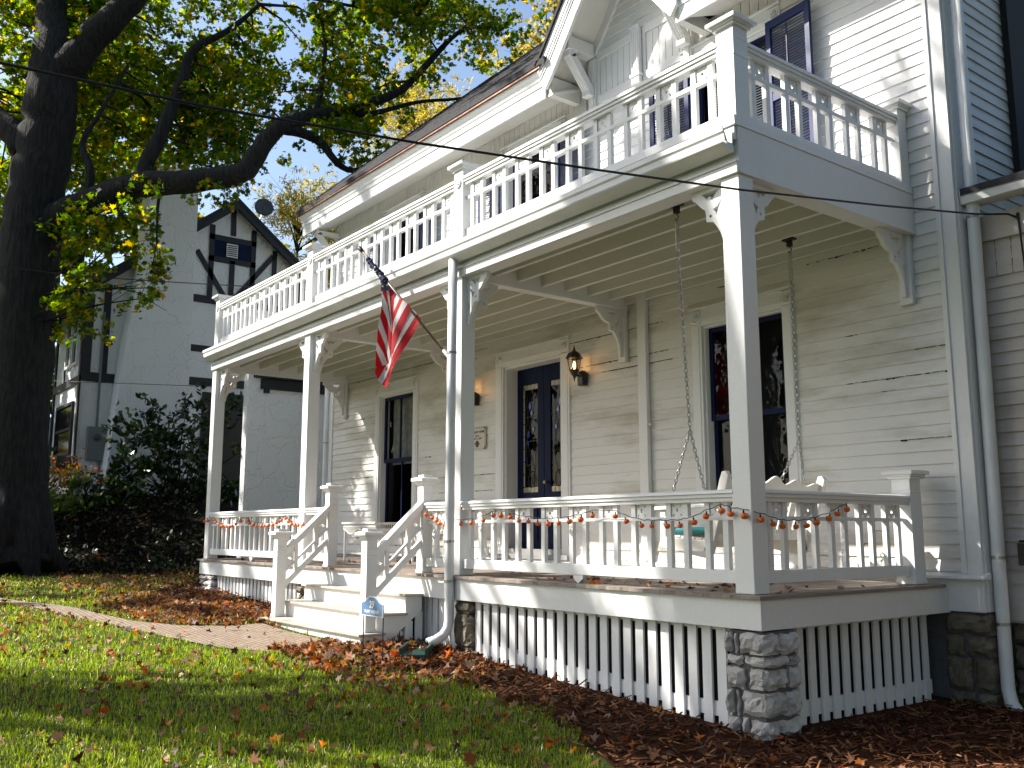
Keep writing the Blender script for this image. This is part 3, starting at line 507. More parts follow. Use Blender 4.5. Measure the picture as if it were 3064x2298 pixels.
# frieze, eave, roof
EY,EZ=1.78,6.215
GZ0=6.40
GX0,GX1,GXM=-4.30,-2.30,-3.30
for a,b in ((XLW,GX0+.05),(GX1-.05,XC+.05)):
    mb=MB(); mb.box(a,b,YW-.022,YW,5.724,5.83)
    x=a
    while x<b-.05:
        mb.box(x+.004,x+.112,YW-.016,YW,5.832,6.06); mb.box(x,x+.004,YW-.008,YW,5.832,6.06); x+=.116
    mb.build('frieze',M['soffit'],house)
for a,b,nm in ((-11.53,GX0-.13,'l'),(GX1+.13,1.0,'r')):
    mb=MB(); mb.prism([(EY+.091,5.84),(EY+.091,5.87),(YW-.02,6.075),(YW-.02,6.045)],'x',a+.1,b+.12 if nm=='l' else b); mb.build('soffit',M['soffit'],house)
    mb=MB()
    mb.box(a,b,EY+.06,EY+.09,5.83,6.06); mb.prism([(EY+.05,6.061),(EY+.09,6.061),(EY+.09,6.19),(EY-.02,6.19),(EY-.015,6.16),(EY+.02,6.12),(EY+.035,6.08)],'x',a,b); mb.box(a,b,EY+.045,EY+.059,6.00,6.058)
    mb.build('eave_fascia',M['trim'],house)
    mb=MB(); mb.box(a-.02,b+.02,EY-.05,EY+.0,6.192,6.222); mb.build('drip_edge',M['copper'],house)
PITCH=.91
def rz(y): return EZ+.02+PITCH*(y-EY+.05)
mb=MB()
for a,b in ((-11.63,GX0+.0),(GX1-.0,1.1)):
    mb.prism([(EY-.06,6.224),(7.4,rz(7.4)),(7.4,rz(7.4)+.06),(EY-.06,6.275)],'x',a,b)
mb.prism([(3.2,rz(3.2)),(7.4,rz(7.4)),(7.4,rz(7.4)+.06),(3.2,rz(3.2)+.06)],'x',GX0+.001,GX1-.001)
mb.prism([(7.4,rz(7.4)),(7.4,rz(7.4)+.06),(12.6,6.5),(12.6,6.44)],'x',-11.63,1.1)
# shingle courses (small steps) on the visible left slope
s=0
while s<6.0:
    y=EY-.06+s*.74; y2=EY-.06+(s+.15)*.74
    x=-11.64
    while x<GX0-.1:
        w_=random.uniform(.25,.34); dzj=random.uniform(0,.008); xe=min(x+w_-.006,GX0-.02)
        mb.add([(x,y,rz(y)+.075+dzj),(xe,y,rz(y)+.075+dzj),(xe,y2,rz(y2)+.064),(x,y2,rz(y2)+.064),(x,y,rz(y)+.05),(xe,y,rz(y)+.05)],[(0,1,2,3),(4,5,1,0)]); x+=w_
    s+=.14
mb.build('main_roof',M['roof'],house)
mb=MB(); mb.prism([(YW,5.9),(12,5.9),(12,6.4),(7.4,rz(7.4)-.05),(YW,rz(YW)-.06)],'x',XLW+.02,XLW+.15); mb.prism([(YW+.03,5.9),(12,5.9),(12,6.4),(7.4,rz(7.4)-.05),(YW+.03,rz(YW)-.06)],'x',XC-.16,XC-.04); mb.build('gable_end_wall',M['siding'],house)
# left rake board + knee braces under the eave
mb=MB(); mb.prism([(EY+.1,5.92),(EY+.1,6.20),(7.4,rz(7.4)-.02),(7.4,rz(7.4)-.25)],'x',-11.61,-11.57); mb.build('rake_board',M['trim'],house)
for bx in (-11.12,):
    mb=MB(); mb.bar((bx,YW-.03,5.33),(bx,EY+.17,5.80),.09,.09); mb.box(bx-.06,bx+.06,YW-.06,YW-.02,5.2,5.72); mb.box(bx-.045,bx+.045,EY+.12,YW-.03,5.78,5.86); mb.build('eave_brace',M['trim'],house)
# small front gable
RS=1.30
def gz(x): return GZ0+RS*(1.0-abs(x-GXM))
mb=MB()
zt=5.79
tri=lambda y0,y1,x0,x1,zb,off: [(x0,zb),(x1,zb),(x1,gz(x1)-off),(GXM,gz(GXM)-off),(x0,gz(x0)-off)]
mb.prism(tri(0,0,-4.18,-2.42,5.72,.20),'y',YW+.0,YW+.15); mb.build('gable_wall',M['trim'],house)
mb=MB()
z=6.45
while z<7.3:
    half=min(.80,(gz(GXM)-.20-z)/RS)
    if half<.05: break
    mb.prism([(YW-.020,z),(YW-.001,z),(YW-.001,z+.115),(YW-.005,z+.115)],'x',GXM-half,GXM+half); z+=.111
mb.build('gable_siding',M['sidingup'],house)
for a,b in ((-4.035,GXM-.07),(GXM+.07,-2.565)):
    mb=MB(); x=a+.05
    while x<b-.06:
        mb.box(x+.004,min(x+.10,b-.05),YW-.012,YW-.001,5.85,6.33); x+=.104
    mb.box(a,b,YW-.03,YW-.001,6.332,6.44); mb.box(a,b,YW-.03,YW-.001,5.74,5.848); mb.box(a,a+.048,YW-.028,YW-.001,5.85,6.33); mb.build('beadboard_panel',M['trim'],house)
for x in (-4.10,-2.50):
    mb=MB(); mb.box(x-.06,x+.06,YW-.06,YW-.002,5.6,6.36); mb.box(x-.035,x+.035,YW-.075,YW-.061,5.6,6.34); mb.build('gable_corner_board',M['trim'],house)
mb=MB(); mb.box(GXM-.065,GXM+.065,YW-.09,YW-.031,5.72,6.43)
for i in range(4): mb.box(GXM-.055+i*.03,GXM-.037+i*.03,YW-.098,YW-.091,5.86,6.40)
mb.box(GXM-.08,GXM+.08,YW-.105,YW-.03,5.80,5.84); mb.box(GXM-.075,GXM+.075,YW-.10,YW-.03,6.432,6.45); mb.build('king_post',M['trim'],house,bevel=.003)
# rake boards, soffit and roof of the gable, flaring where they meet the eave
for sgn in (-1,1):
    xa=GXM+sgn*1.0; P=lambda d,off:(GXM+sgn*d, GZ0+RS*(1.0-d)+off)
    mb=MB()
    mb.prism([P(0,-.44),P(.95,-.44),P(1.06,-.42),P(1.15,-.19),P(1.15,.02),P(1.0,.0),P(0,.0)],'y',EY+.0,EY+.045)
    mb.prism([P(0,-.09),P(1.0,-.09),P(1.165,-.05),P(1.165,.055),P(1.0,.045),P(0,.045)],'y',EY-.03,EY-.001)
    mb.prism([P(0,-.15),P(1.0,-.15),P(1.15,-.11),P(1.15,-.075),P(1.0,-.11),P(0,-.11)],'y',EY-.02,EY-.0011)
    mb.prism([P(0,-.205),P(1.0,-.205),P(1.15,-.16),P(1.15,-.145),P(1.0,-.19),P(0,-.19)],'y',EY-.012,EY-.0012)
    mb.build('gable_rake_board',M['trim'],house)
    mb=MB(); mb.prism([P(0,-.13),P(1.10,-.13),P(1.10,-.10),P(0,-.10)],'y',EY+.046,YW+.1); mb.build('gable_soffit',M['soffit'],house)
    mb=MB(); mb.prism([P(0,-.32),P(.86,-.32),P(.86,-.135),P(0,-.135)],'y',YW-.05,YW-.001); mb.build('raking_trim',M['trim'],house)
    mb=MB(); mb.prism([P(-.0,.05),P(1.0,.05),P(1.18,.06),P(1.20,.11),P(1.0,.11),P(0,.11)],'y',EY-.06,5.0); mb.build('gable_roof',M['roof'],house)
    # return panel between eave and gable wall
    mb=MB(); mb.prism([(GXM+sgn*1.05,5.86),(GXM+sgn*1.14,5.86),(GXM+sgn*1.14,6.02),(GXM+sgn*1.05,6.10)],'y',EY+.10,YW-.03); mb.build('eave_return',M['soffit'],house)
for x in (-4.10,-2.50):
    y0=1.89; br=MB(); br.box(x-.07,x+.07,y0+.03,YW-.076,6.36,6.53); br.box(x-.085,x+.085,y0-.01,y0+.045,6.34,6.55); br.prism([(y0+.02,6.27),(y0+.12,6.27),(y0+.16,6.358),(y0,6.358)],'x',x-.06,x+.06)
    br.bar((x,y0+.08,6.30),(x,YW-.115,5.92),.12,.10)
    for i in range(3): br.bar((x-.035+i*.035,y0+.028,6.285),(x-.035+i*.035,YW-.172,5.905),.018,.012)
    br.box(x-.065,x+.065,YW-.17,YW-.076,5.84,5.95); br.build('gable_bracket',M['trim'],house,bevel=.004)
# ------------------------------------------------------------------ windows
def rosette(mb,x,z,y,w_=.14):
    mb.box(x-w_/2,x+w_/2,y-.04,y,z-w_/2,z+w_/2)
    for r0,d in ((.058,.014),(.036,.022),(.014,.028)):
        mb.lathe([(r0-.012,-d+.004),(r0-.006,-d),(r0,-d+.002),(r0+.004,-.0)],(x,y-.04,z),16,axis='y')
    mb.lathe([(0.0,-.012),(.012,-.010),(.014,0)],(x,y-.04,z),10,axis='y')
def casing(parent,x0,x1,z0,z1,cw=.14,hd=.16,sill=True,mat_='trim'):
    y=YW
    mb=MB(); xa,xb=x0-cw/2,x1+cw/2
    for x in (x0-cw/2,x1+cw/2):
        mb.box(x-cw/2,x+cw/2,y-.034,y,z0,z1+.02); mb.box(x-cw/2+.02,x+cw/2-.03,y-.042,y-.035,z0+.03,z1)
    mb.box(x0,x1,y-.034,y,z1,z1+hd+.02)
    for i in range(4): mb.box(x0+.005,x1-.005,y-.044+.002*i,y-.035,z1+.055+i*.024,z1+.069+i*.024)
    mb.box(xa-cw/2-.01,xb+cw/2+.01,y-.055,y,z1+hd+.022,z1+hd+.045)
    for x in (xa,xb): rosette(mb,x,z1+hd/2+.012,y-.001,cw)
    # jambs and head
    mb.box(x0,x0+.025,y+.001,y+.15,z0,z1); mb.box(x1-.025,x1,y+.001,y+.15,z0,z1); mb.box(x0+.025,x1-.025,y+.001,y+.15,z1-.025,z1)
    if sill: mb.box(xa-cw/2-.03,xb+cw/2+.03,y-.08,y+.02,z0-.05,z0)
    return mb.build('casing',M[mat_],parent,bevel=.002)
def make_window(x0,x1,z0,z1,zm,ncol=1,curtain=None,blind=False,name='window'):
    wroot=bpy.data.objects.new(name,None); COL.objects.link(wroot); wroot.parent=house; wroot.location=Vector((x0,YW,z0))-wl(house); WL[wroot.name]=Vector((x0,YW,z0))
    casing(wroot,x0,x1,z0,z1)
    a,b=x0+.026,x1-.026
    for (za,zb,yy,nm) in ((zm-.02,z1-.026,YW+.055,'upper_sash'),(z0+.001,zm+.03,YW+.095,'lower_sash')):
        mb=MB(); f=.05
        mb.box(a,a+f,yy,yy+.035,za,zb); mb.box(b-f,b,yy,yy+.035,za,zb); mb.box(a+f,b-f,yy,yy+.035,za,za+f+.01); mb.box(a+f,b-f,yy,yy+.035,zb-f,zb)
        if ncol==2: mb.box((a+b)/2-.013,(a+b)/2+.013,yy+.004,yy+.03,za+f+.01,zb-f)
        mb.build(nm,M['navy'],wroot,bevel=.003)
        g=MB(); g.add([(a+f,yy+.018,za+f),(b-f,yy+.018,za+f),(b-f,yy+.018,zb-f),(a+f,yy+.018,zb-f)],[(0,1,2,3)]); g.build('pane',M['glass'],wroot)
    if curtain:
        c=MB(); n=60; xs=[a+.05+(b-a-.1)*i/n for i in range(n+1)]; za,zb=curtain
        k=len(c.v); vs=[]; 
        for x in xs: 
            yv=YW+.2+.02*math.sin(x*70)+.012*math.sin(x*37+1); vs+= [(x,yv,za),(x,yv,zb)]
        c.add(vs,[(2*i,2*i+2,2*i+3,2*i+1) for i in range(n)]); c.build('curtain',M['curtain'],wroot)
    if blind:
        c=MB(); zz=zm+.1
        while zz<z1-.05: c.obox(((a+b)/2,YW+.2,zz),(b-a-.04,.03,.003),Matrix.Rotation(R(35),3,'X')); zz+=.03
        c.build('blind',M['blind'],wroot)
    # dark room behind
    m_=MB(); m_.add([(x0-.6,YW+.165,z0-.3),(x1+.6,YW+.165,z0-.3),(x1+.6,YW+1.4,z0-.3),(x0-.6,YW+1.4,z0-.3),(x0-.6,YW+.165,z1+.3),(x1+.6,YW+.165,z1+.3),(x1+.6,YW+1.4,z1+.3),(x0-.6,YW+1.4,z1+.3)],[(0,1,2,3),(4,5,6,7),(1,2,6,5),(2,3,7,6),(3,0,4,7)]); m_.build('room_interior',M['dark'],wroot)
    return wroot
make_window(*WIN_LO[0],1.55,2,curtain=(1.5,2.6))
make_window(*WIN_LO[1],1.60,1)
make_window(*WIN_UP[0],4.68,1); make_window(*WIN_UP[1],4.68,1); make_window(*WIN_UP[2],4.68,1,blind=True)
def shutter(xh,sgn,ang,z0=3.77,z1=5.62,w_=.56):
    """louvred shutter hinged at xh, opened back on the wall; sgn -1 opens to the left"""
    root=bpy.data.objects.new('shutter',None); COL.objects.link(root); root.parent=house; root.location=Vector((xh,YW-.06,z0))-wl(house); WL[root.name]=Vector((xh,YW-.06,z0))
    mb=MB(); h=z1-z0; X=lambda t:(xh+sgn*t); zm=4.78-z0
    def bx(a,b,y0,y1,za,zb): mb.box(min(X(a),X(b)),max(X(a),X(b)),YW-.06+y0,YW-.06+y1,z0+za,z0+zb)
    st=.062
    bx(0,st,-.034,0,0,h); bx(w_-st,w_,-.034,0,0,h); bx(st,w_-st,-.032,-.002,0,.10); bx(st,w_-st,-.032,-.002,h-.09,h); bx(st,w_-st,-.032,-.002,zm-.045,zm+.045)
    f=mb.build('shutter_frame',M['navysh'],root,bevel=.003)
    lv=MB()
    for za,zb in ((.11,zm-.05),(zm+.05,h-.095)):
        z=za+.012
        while z<zb-.01:
            lv.obox((X(w_/2),YW-.06-.017,z0+z),(w_-2*st-.004,.036,.006),Matrix.Rotation(R(38),3,'X')); z+=.031
        lv.box(X(w_/2)-.006,X(w_/2)+.006,YW-.06-.046,YW-.06-.036,z0+za+.03,z0+zb-.03)
    lv.build('louvre',M['navysh'],root)
    if ang: root.rotation_euler=(0,0,R(ang))
for (x0,x1,_,_) in WIN_UP:
    shutter(x0,-1,5); shutter(x1,1,-5)
# ------------------------------------------------------------------ front door
dr=bpy.data.objects.new('front_door',None); COL.objects.link(dr); dr.parent=house; dr.location=Vector((-5.395,YW,.2))-wl(house); WL[dr.name]=Vector((-5.395,YW,.2))
x0,x1,z0,z1=DOOR
mb=MB(); cw=.17
for x in (x0-cw/2,x1+cw/2): mb.box(x-cw/2,x+cw/2,YW-.036,YW,.07,z1+.01); mb.box(x-cw/2+.02,x+cw/2-.03,YW-.044,YW-.037,.25,z1)
mb.box(x0,x1,YW-.036,YW,z1,z1+.19)
for i in range(4): mb.box(x0+.005,x1-.005,YW-.046+.002*i,YW-.037,z1+.06+i*.026,z1+.074+i*.026)
mb.box(x0-cw-.015,x1+cw+.015,YW-.06,YW,z1+.192,z1+.215)
for x in (x0-cw/2,x1+cw/2): rosette(mb,x,z1+.1,YW-.001,cw)
mb.box(x0,x0+.03,YW+.001,YW+.26,z0,z1); mb.box(x1-.03,x1,YW+.001,YW+.26,z0,z1); mb.box(x0+.03,x1-.03,YW+.001,YW+.26,z1-.03,z1)
mb.build('door_casing',M['trim'],dr,bevel=.003)
mb=MB(); mb.box(x0-.2,x1+.2,YW-.12,YW+.0,.045+.03,.135); mb.box(x0-.02,x1+.02,YW+.001,YW+.25,.10,.2); mb.build('door_sill',simple('grey sill paint',(.26,.25,.25),.6,noise=.2),dr,bevel=.004)
yd=YW+.19; mid=(x0+x1)/2
for a,b,sg in ((x0+.031,mid-.004,-1),(mid+.004,x1-.031,1)):
    root=bpy.data.objects.new('door_leaf',None); COL.objects.link(root); root.parent=dr; root.location=Vector((a,yd,.2))-wl(dr); WL[root.name]=Vector((a,yd,.2))
    # leaf is one mesh; glass and fittings are its own pieces
    bpy.data.objects.remove(root)
    ga,gb,g0,g1=a+.115,b-.13,.93,2.40
    if sg>0: ga,gb=a+.13,b-.115
    mb=MB(); mb.box(a,ga,yd,yd+.045,.2,z1-.03); mb.box(gb,b,yd,yd+.045,.2,z1-.03); mb.box(ga,gb,yd,yd+.045,.2,g0); mb.box(ga,gb,yd,yd+.045,g1,z1-.03)
    for zz in (.30,.52): mb.box(ga,gb,yd-.014,yd-.001,zz,zz+.2)
    mb.box(ga-.015,gb+.015,yd-.012,yd-.001,.80,.86)
    lf=mb.build('door_leaf',M['navy'],dr,bevel=.004)
    g=MB(); g.box(ga,gb,yd+.018,yd+.026,g0,g1); g.build('leaded_glass',M['doorglass'],lf)
    c=MB(); n=4; wd=(gb-ga)/n
    for i in range(n):
        c.box(ga+i*wd+.004,ga+(i+1)*wd-.004,yd+.012,yd+.017,g1-.075,g1-.008); c.box(ga+i*wd+.004,ga+(i+1)*wd-.004,yd+.012,yd+.017,g0+.008,g0+.075)
    zz=g0+.085; xs=ga+.004 if sg<0 else gb-.034
    while zz<g1-.1: c.box(xs,xs+.03,yd+.012,yd+.017,zz,zz+.16); zz+=.17
    c.build('border_glass',M['creamglass'],lf)
    q=MB(); cx=(ga+gb)/2
    for (dx,dz,s_) in ((-.02,2.10,.07),(.02,2.0,.055),(-.05,1.72,.06),(.06,1.78,.045),(-.06,1.60,.05),(-.08,1.38,.03)):
        pts=[(cx-sg*dx+s_*.5*math.cos(t)*(1 if k%2 else .6),dz+s_*math.sin(t)*(1 if k%2 else .55)) for k,t in enumerate([i*math.pi/5 for i in range(10)])]
        q.prism(pts,'y',yd+.010,yd+.016)
    q.build('blue_flower',M['blueglass'],lf)
    t=MB()
    for ph in (0,1.4,2.6):
        t.tube([(cx+.11*math.sin(ph+u*5.2)*(1-.3*u),yd+.012,g0+.1+u*1.2) for u in [i/24 for i in range(25)]],.0035,4)
    t.tube([(cx-sg*.02+.075*math.cos(u)*(1-.05*u),yd+.012,1.10+.13*math.sin(u)*(1-.05*u)) for u in [i*.35 for i in range(22)]],.005,4)
    for zz in (1.30,1.62,1.95): t.box(ga,gb,yd+.010,yd+.016,zz,zz+.007)
    t.build('lead_line',M['lead'],lf)
    if sg>0:
        k=MB(); k.lathe([(0,-.065),(.022,-.06),(.03,-.045),(.022,-.028),(.010,-.02),(.010,0)],(a+.06,yd,1.06),12,axis='y'); k.build('door_knob',M['brass'],lf,smooth=True)
        k=MB(); k.lathe([(0,-.022),(.024,-.02),(.027,0)],(a+.06,yd,.80),12,axis='y'); k.box(a+.045,a+.075,yd-.006,yd,.62,.76); k.build('lock',M['black'],lf)
    else:
        k=MB(); k.box(ga+.0,gb,yd-.026,yd-.014,.735,.79); k.build('mail_slot',M['brass'],lf)
m_=MB(); m_.box(x0-.3,x1+.3,yd+.3,yd+.32,0,3); m_.build('hall_interior',M['dark'],dr)
# ------------------------------------------------------------------ porch
PX=[0.0,-3.55,-7.10,-10.55]; PW=.165
porch=thing('porch',(-5,0,-.95),'long white front porch with a railed balcony on top, four square posts and lattice skirting','porch')
# deck
mb=MB(); x=-10.76
while x<.112:
    x2=min(x+.083,.114); mb.box(x+.0012,x2-.0012,-.088+random.uniform(-.002,.002),YW-.105,-.026+random.uniform(-.001,.001),0); x=x2
mb.build('deck',M['deck'],porch)
mb=MB(); mb.box(-10.70,.092,-.06,-.025,-.228,-.0275); mb.box(.057,.092,-.0245,YW-.02,-.228,-.0275); mb.box(-10.70,-10.665,-.0245,YW-.02,-.228,-.0275); mb.build('rim_board',M['trim'],porch,bevel=.003)
# lattice skirting: front bays and the right side
def lattice(a,b,y,side=False,pitch=.131,zt=-.229,zcut=None,gap=.050):
    mb=MB(); n=max(1,round((b-a)/pitch)); p=(b-a)/n
    for i in range(n):
        c=a+i*p; top=zt
        gzv=float(ground(c,y)) if not side else float(ground(.1,c))
        if zcut: top=min(zt,zcut(c+p/2))
        if top-gzv<.03: continue
        if side: mb.box(y-.02,y,c,c+p-gap,gzv-.03,top)
        else: mb.box(c,c+p-gap,y,y+.02,gzv-.03,top)
    for za,zb in ((zt-.03,zt-.001),):
        if side: mb.box(y-.042,y-.0205,a,b,za,zb)
        elif not zcut: mb.box(a,b,y+.0205,y+.042,za,zb)
    n2=max(2,int((b-a)/.6))
    for i in range(n2):
        c0,c1=a+(b-a)*i/n2,a+(b-a)*(i+1)/n2; g0=float(ground((c0+c1)/2,y)) if not side else float(ground(.1,(c0+c1)/2))
        if side: mb.box(y-.042,y-.0205,c0,c1,g0+.06,g0+.17)
        else: mb.box(c0,c1,y+.0205,y+.042,g0+.05,g0+.15)
    return mb.build('lattice_skirt',M['rail'],porch,bevel=.002)
lattice(-3.31,-.235,.02); lattice(-10.12,-6.50,.02); lattice(.34,2.27,-.03,side=True,pitch=.138,gap=.062); lattice(-4.40,-3.60,.02,pitch=.115,gap=.03)
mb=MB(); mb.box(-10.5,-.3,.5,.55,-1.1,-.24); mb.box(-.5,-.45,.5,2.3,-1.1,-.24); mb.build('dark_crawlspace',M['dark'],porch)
# stone piers
def pier(x0,x1,y0,y1,z0,z1,mat_,seed,courses):
    rr=random.Random(seed); core=MB(); core.box(x0+.035,x1-.035,y0+.035,y1-.03,z0,z1-.01)
    root=core.build('stone_pier',M['mortar'],porch)
    mb=MB(); z=z1-.015
    for h,fr in courses:
        zb=z-h
        # front stones, then side stones
        c=x0
        for i,f in enumerate(fr):
            w_=(x1-x0)*f; rough_block(mb,c+rr.uniform(.008,.022),c+w_-rr.uniform(.008,.02) if i<len(fr)-1 else c+w_,y0+rr.uniform(-.016,.008),y0+.12,zb+rr.uniform(.006,.022),z-rr.uniform(.004,.016),rr,'x'); c+=w_
        c=y0; ws=[rr.uniform(.3,.7)]; ws.append(1-ws[0])
        for i,f in enumerate(ws):
            w_=(y1-y0)*f; rough_block2(mb,x1+rr.uniform(-.006,.012),x1-.12,c+(.012 if i else 0),c+w_-.014,zb+rr.uniform(.006,.022),z-rr.uniform(.004,.016),rr); c+=w_
        z=zb
        if z<z0: break
    mb.build('stones',mat_,root)
def rough_block2(mb,xo,xi,y0,y1,z0,z1,rr):
    t=MB(); rough_block(t,y0,y1,-xo,-xi,z0,z1,rr,'x'); mb.add([(-p[1],p[0],p[2]) for p in t.v],t.f)
pier(-.24,.115,-.065,.335,-1.05,-.229,M['stone'],3,[(.155,[.22,.14,.64]),(.075,[.46,.54]),(.15,[.52,.48]),(.175,[.22,.14,.64]),(.13,[.36,.18,.46]),(.2,[.55,.45])])
pier(-3.60,-3.33,-.04,.26,-.95,-.229,M['stonebrown'],5,[(.11,[1]),(.3,[.55,.45]),(.2,[.6,.4]),(.2,[1])])
pier(-10.70,-10.14,-.06,.3,-.7,-.229,M['stone'],7,[(.07,[.6,.4]),(.09,[.35,.65]),(.12,[.55,.45]),(.2,[1])])
pier(-7.2,-6.85,-.02,.3,-.9,-.229,M['stonebrown'],9,[(.12,[.6,.4]),(.14,[.35,.65]),(.2,[.55,.45]),(.2,[1])])
# posts with brackets
def bracket_plate(u0,sgn,z1,L1=.34,H1=.50):
    """sawn bracket outline in (u,z): u runs away from the post"""
    U=lambda u:u0+sgn*u
    out=[(U(0),z1),(U(L1),z1),(U(L1),z1-.05),(U(L1-.045),z1-.085),(U(L1-.10),z1-.145),(U(L1-.135),z1-.165),(U(.205),z1-.18),(U(.20),z1-.26),(U(.135),z1-.275),(U(.10),z1-.32),(U(.07),z1-.37),(U(.045),z1-.44),(U(.035),z1-H1),(U(0),z1-H1)]
    holes=[[(U(.06),z1-.035),(U(.24),z1-.035),(U(.19),z1-.085),(U(.165),z1-.062),(U(.14),z1-.105),(U(.11),z1-.062)],
           [(U(.035),z1-.10),(U(.10),z1-.165),(U(.135),z1-.175),(U(.115),z1-.20),(U(.105),z1-.235),(U(.085),z1-.19)],
           [(U(.02),z1-.26),(U(.045),z1-.29),(U(.03),z1-.36),(U(.018),z1-.40)]]
    ci=[(U(.158+.013*math.cos(t)),z1-.225+.013*math.sin(t)) for t in [i*math.pi/4 for i in range(8)]]
    holes.append(ci)
    return out,holes
ZB=3.0
for i,px in enumerate(PX):
    root=MB(); root.box(px-PW,px,0,PW,.002,ZB-.001)
    post=root.build('post',M['rail'],porch,bevel=.006)
    def br(ax,u0,sg,a,b,nm='bracket'):
        o_,h_=bracket_plate(u0,sg,ZB-.002); m_=MB(); m_.plate(o_,h_,ax,a,b); return m_.build(nm,M['trim'],post)
    ym=PW/2; xm=px-PW/2
    if i>0: br('y',px+.001,1,ym-.02,ym+.02)          # along the front, to the right
    if i<3: br('y',px-PW-.001,-1,ym-.02,ym+.02)      # along the front, to the left
    br('x',PW+.001,1,xm-.02,xm+.02)                  # into the porch
# front beam, cross beams, balcony floor
mb=MB(); mb.box(-10.72,0,0,.16,3.0,3.225); mb.box(-10.72,.012,-.028,-.001,3.0,3.075); mb.box(-10.72,.014,-.04,-.0011,3.0755,3.09)
mb.build('front_beam',M['trim'],porch,bevel=.003)
mb=MB(); mb.box(-.16,-.001,.161,YW-.02,3.0,3.225); mb.box(0,.012,-.0005,YW-.02,3.0,3.36); mb.box(.0125,.022,.0,YW-.02,2.998,3.02); mb.build('side_beam',M['trim'],porch,bevel=.003)
for px in PX[1:]:
    mb=MB(); mb.box(px-PW+.02,px-.02,.161,YW-.02,3.0,3.224); b=mb.build('cross_beam',M['trim'],porch,bevel=.003)
for px in PX:
    o_,h_=bracket_plate(YW-.075,-1,ZB-.002,.40,.56); m_=MB(); xm=px-PW/2; m_.plate(o_,h_,'x',xm-.02,xm+.02); m_.box(xm-.06,xm+.06,YW-.074,YW-.022,ZB-.62,ZB-.002); m_.build('wall_bracket',M['trim'],porch,bevel=.002)
mb=MB()
for a,b in ((PX[1]-.02,PX[0]-.161),(PX[2]-.02,PX[1]-PW+.02),(PX[3]-.02,PX[2]-PW+.02)):
    for k in range(6): y=.40+k*.335; mb.box(a+.001,b-.001,y,y+.045,3.075,3.222)
    mb.box(a+.001,b-.001,YW-.07,YW-.022,3.06,3.222)
mb.build('ceiling_joist',M['ceiling'],porch)
mb=MB(); y=.0
while y<YW-.03: mb.box(-10.72,-.002,y+.001,min(y+.085,YW-.025),3.2255,3.255); y+=.086
mb.build('ceiling_board',M['ceiling'],porch)
mb=MB(); mb.box(-10.75,-.0,-.03,YW-.02,3.2555,3.355); mb.build('balcony_floor',M['trim'],porch)
mb=MB(); mb.box(-10.78,.02,-.045,YW-.02,3.362,3.385); mb.box(-.001,.014,-.04,YW-.02,3.385,3.44); mb.build('balcony_edge',M['rail'],porch,bevel=.003)
mb=MB(); mb.prism([(-.046,3.20),(-.10,3.20),(-.135,3.225),(-.14,3.27),(-.155,3.285),(-.155,3.325),(-.143,3.325),(-.143,3.295),(-.128,3.28),(-.10,3.215),(-.052,3.215),(-.052,3.325),(-.046,3.325)],'x',-10.80,-.005); mb.prism([(-.042,3.197),(-.16,3.197),(-.10,3.165),(-.06,3.145),(-.042,3.145)],'x',-10.80,-.001); mb.build('porch_gutter',M['pipe'],porch)
# railings
def rosette_panel_mesh(w_,h,t):
    x=lambda r,a:(w_/2+r*math.cos(a),h/2+r*math.sin(a))
    hs=[[x(.016,i*math.pi/4) for i in range(8)]]
    for q in range(4):
        a=math.pi/4+q*math.pi/2; dx,dz=math.cos(a),math.sin(a); c=(w_/2,h/2); L0,L1=.028,min(w_,h)*.60
        hs.append([(c[0]+dx*L0,c[1]+dz*L0),(c[0]+dx*L1*.8-dz*.004,c[1]+dz*L1*.8+dx*.004),(c[0]+dx*L1-dz*.010,c[1]+dz*L1+dx*.010),(c[0]+dx*L1*1.02,c[1]+dz*L1*1.02),(c[0]+dx*L1+dz*.010,c[1]+dz*L1-dx*.010),(c[0]+dx*L1*.8+dz*.004,c[1]+dz*L1*.8-dx*.004)])
    m_=MB(); m_.plate([(0,0),(w_,0),(w_,h),(0,h)],hs,'y',0,t); return m_
RC={}
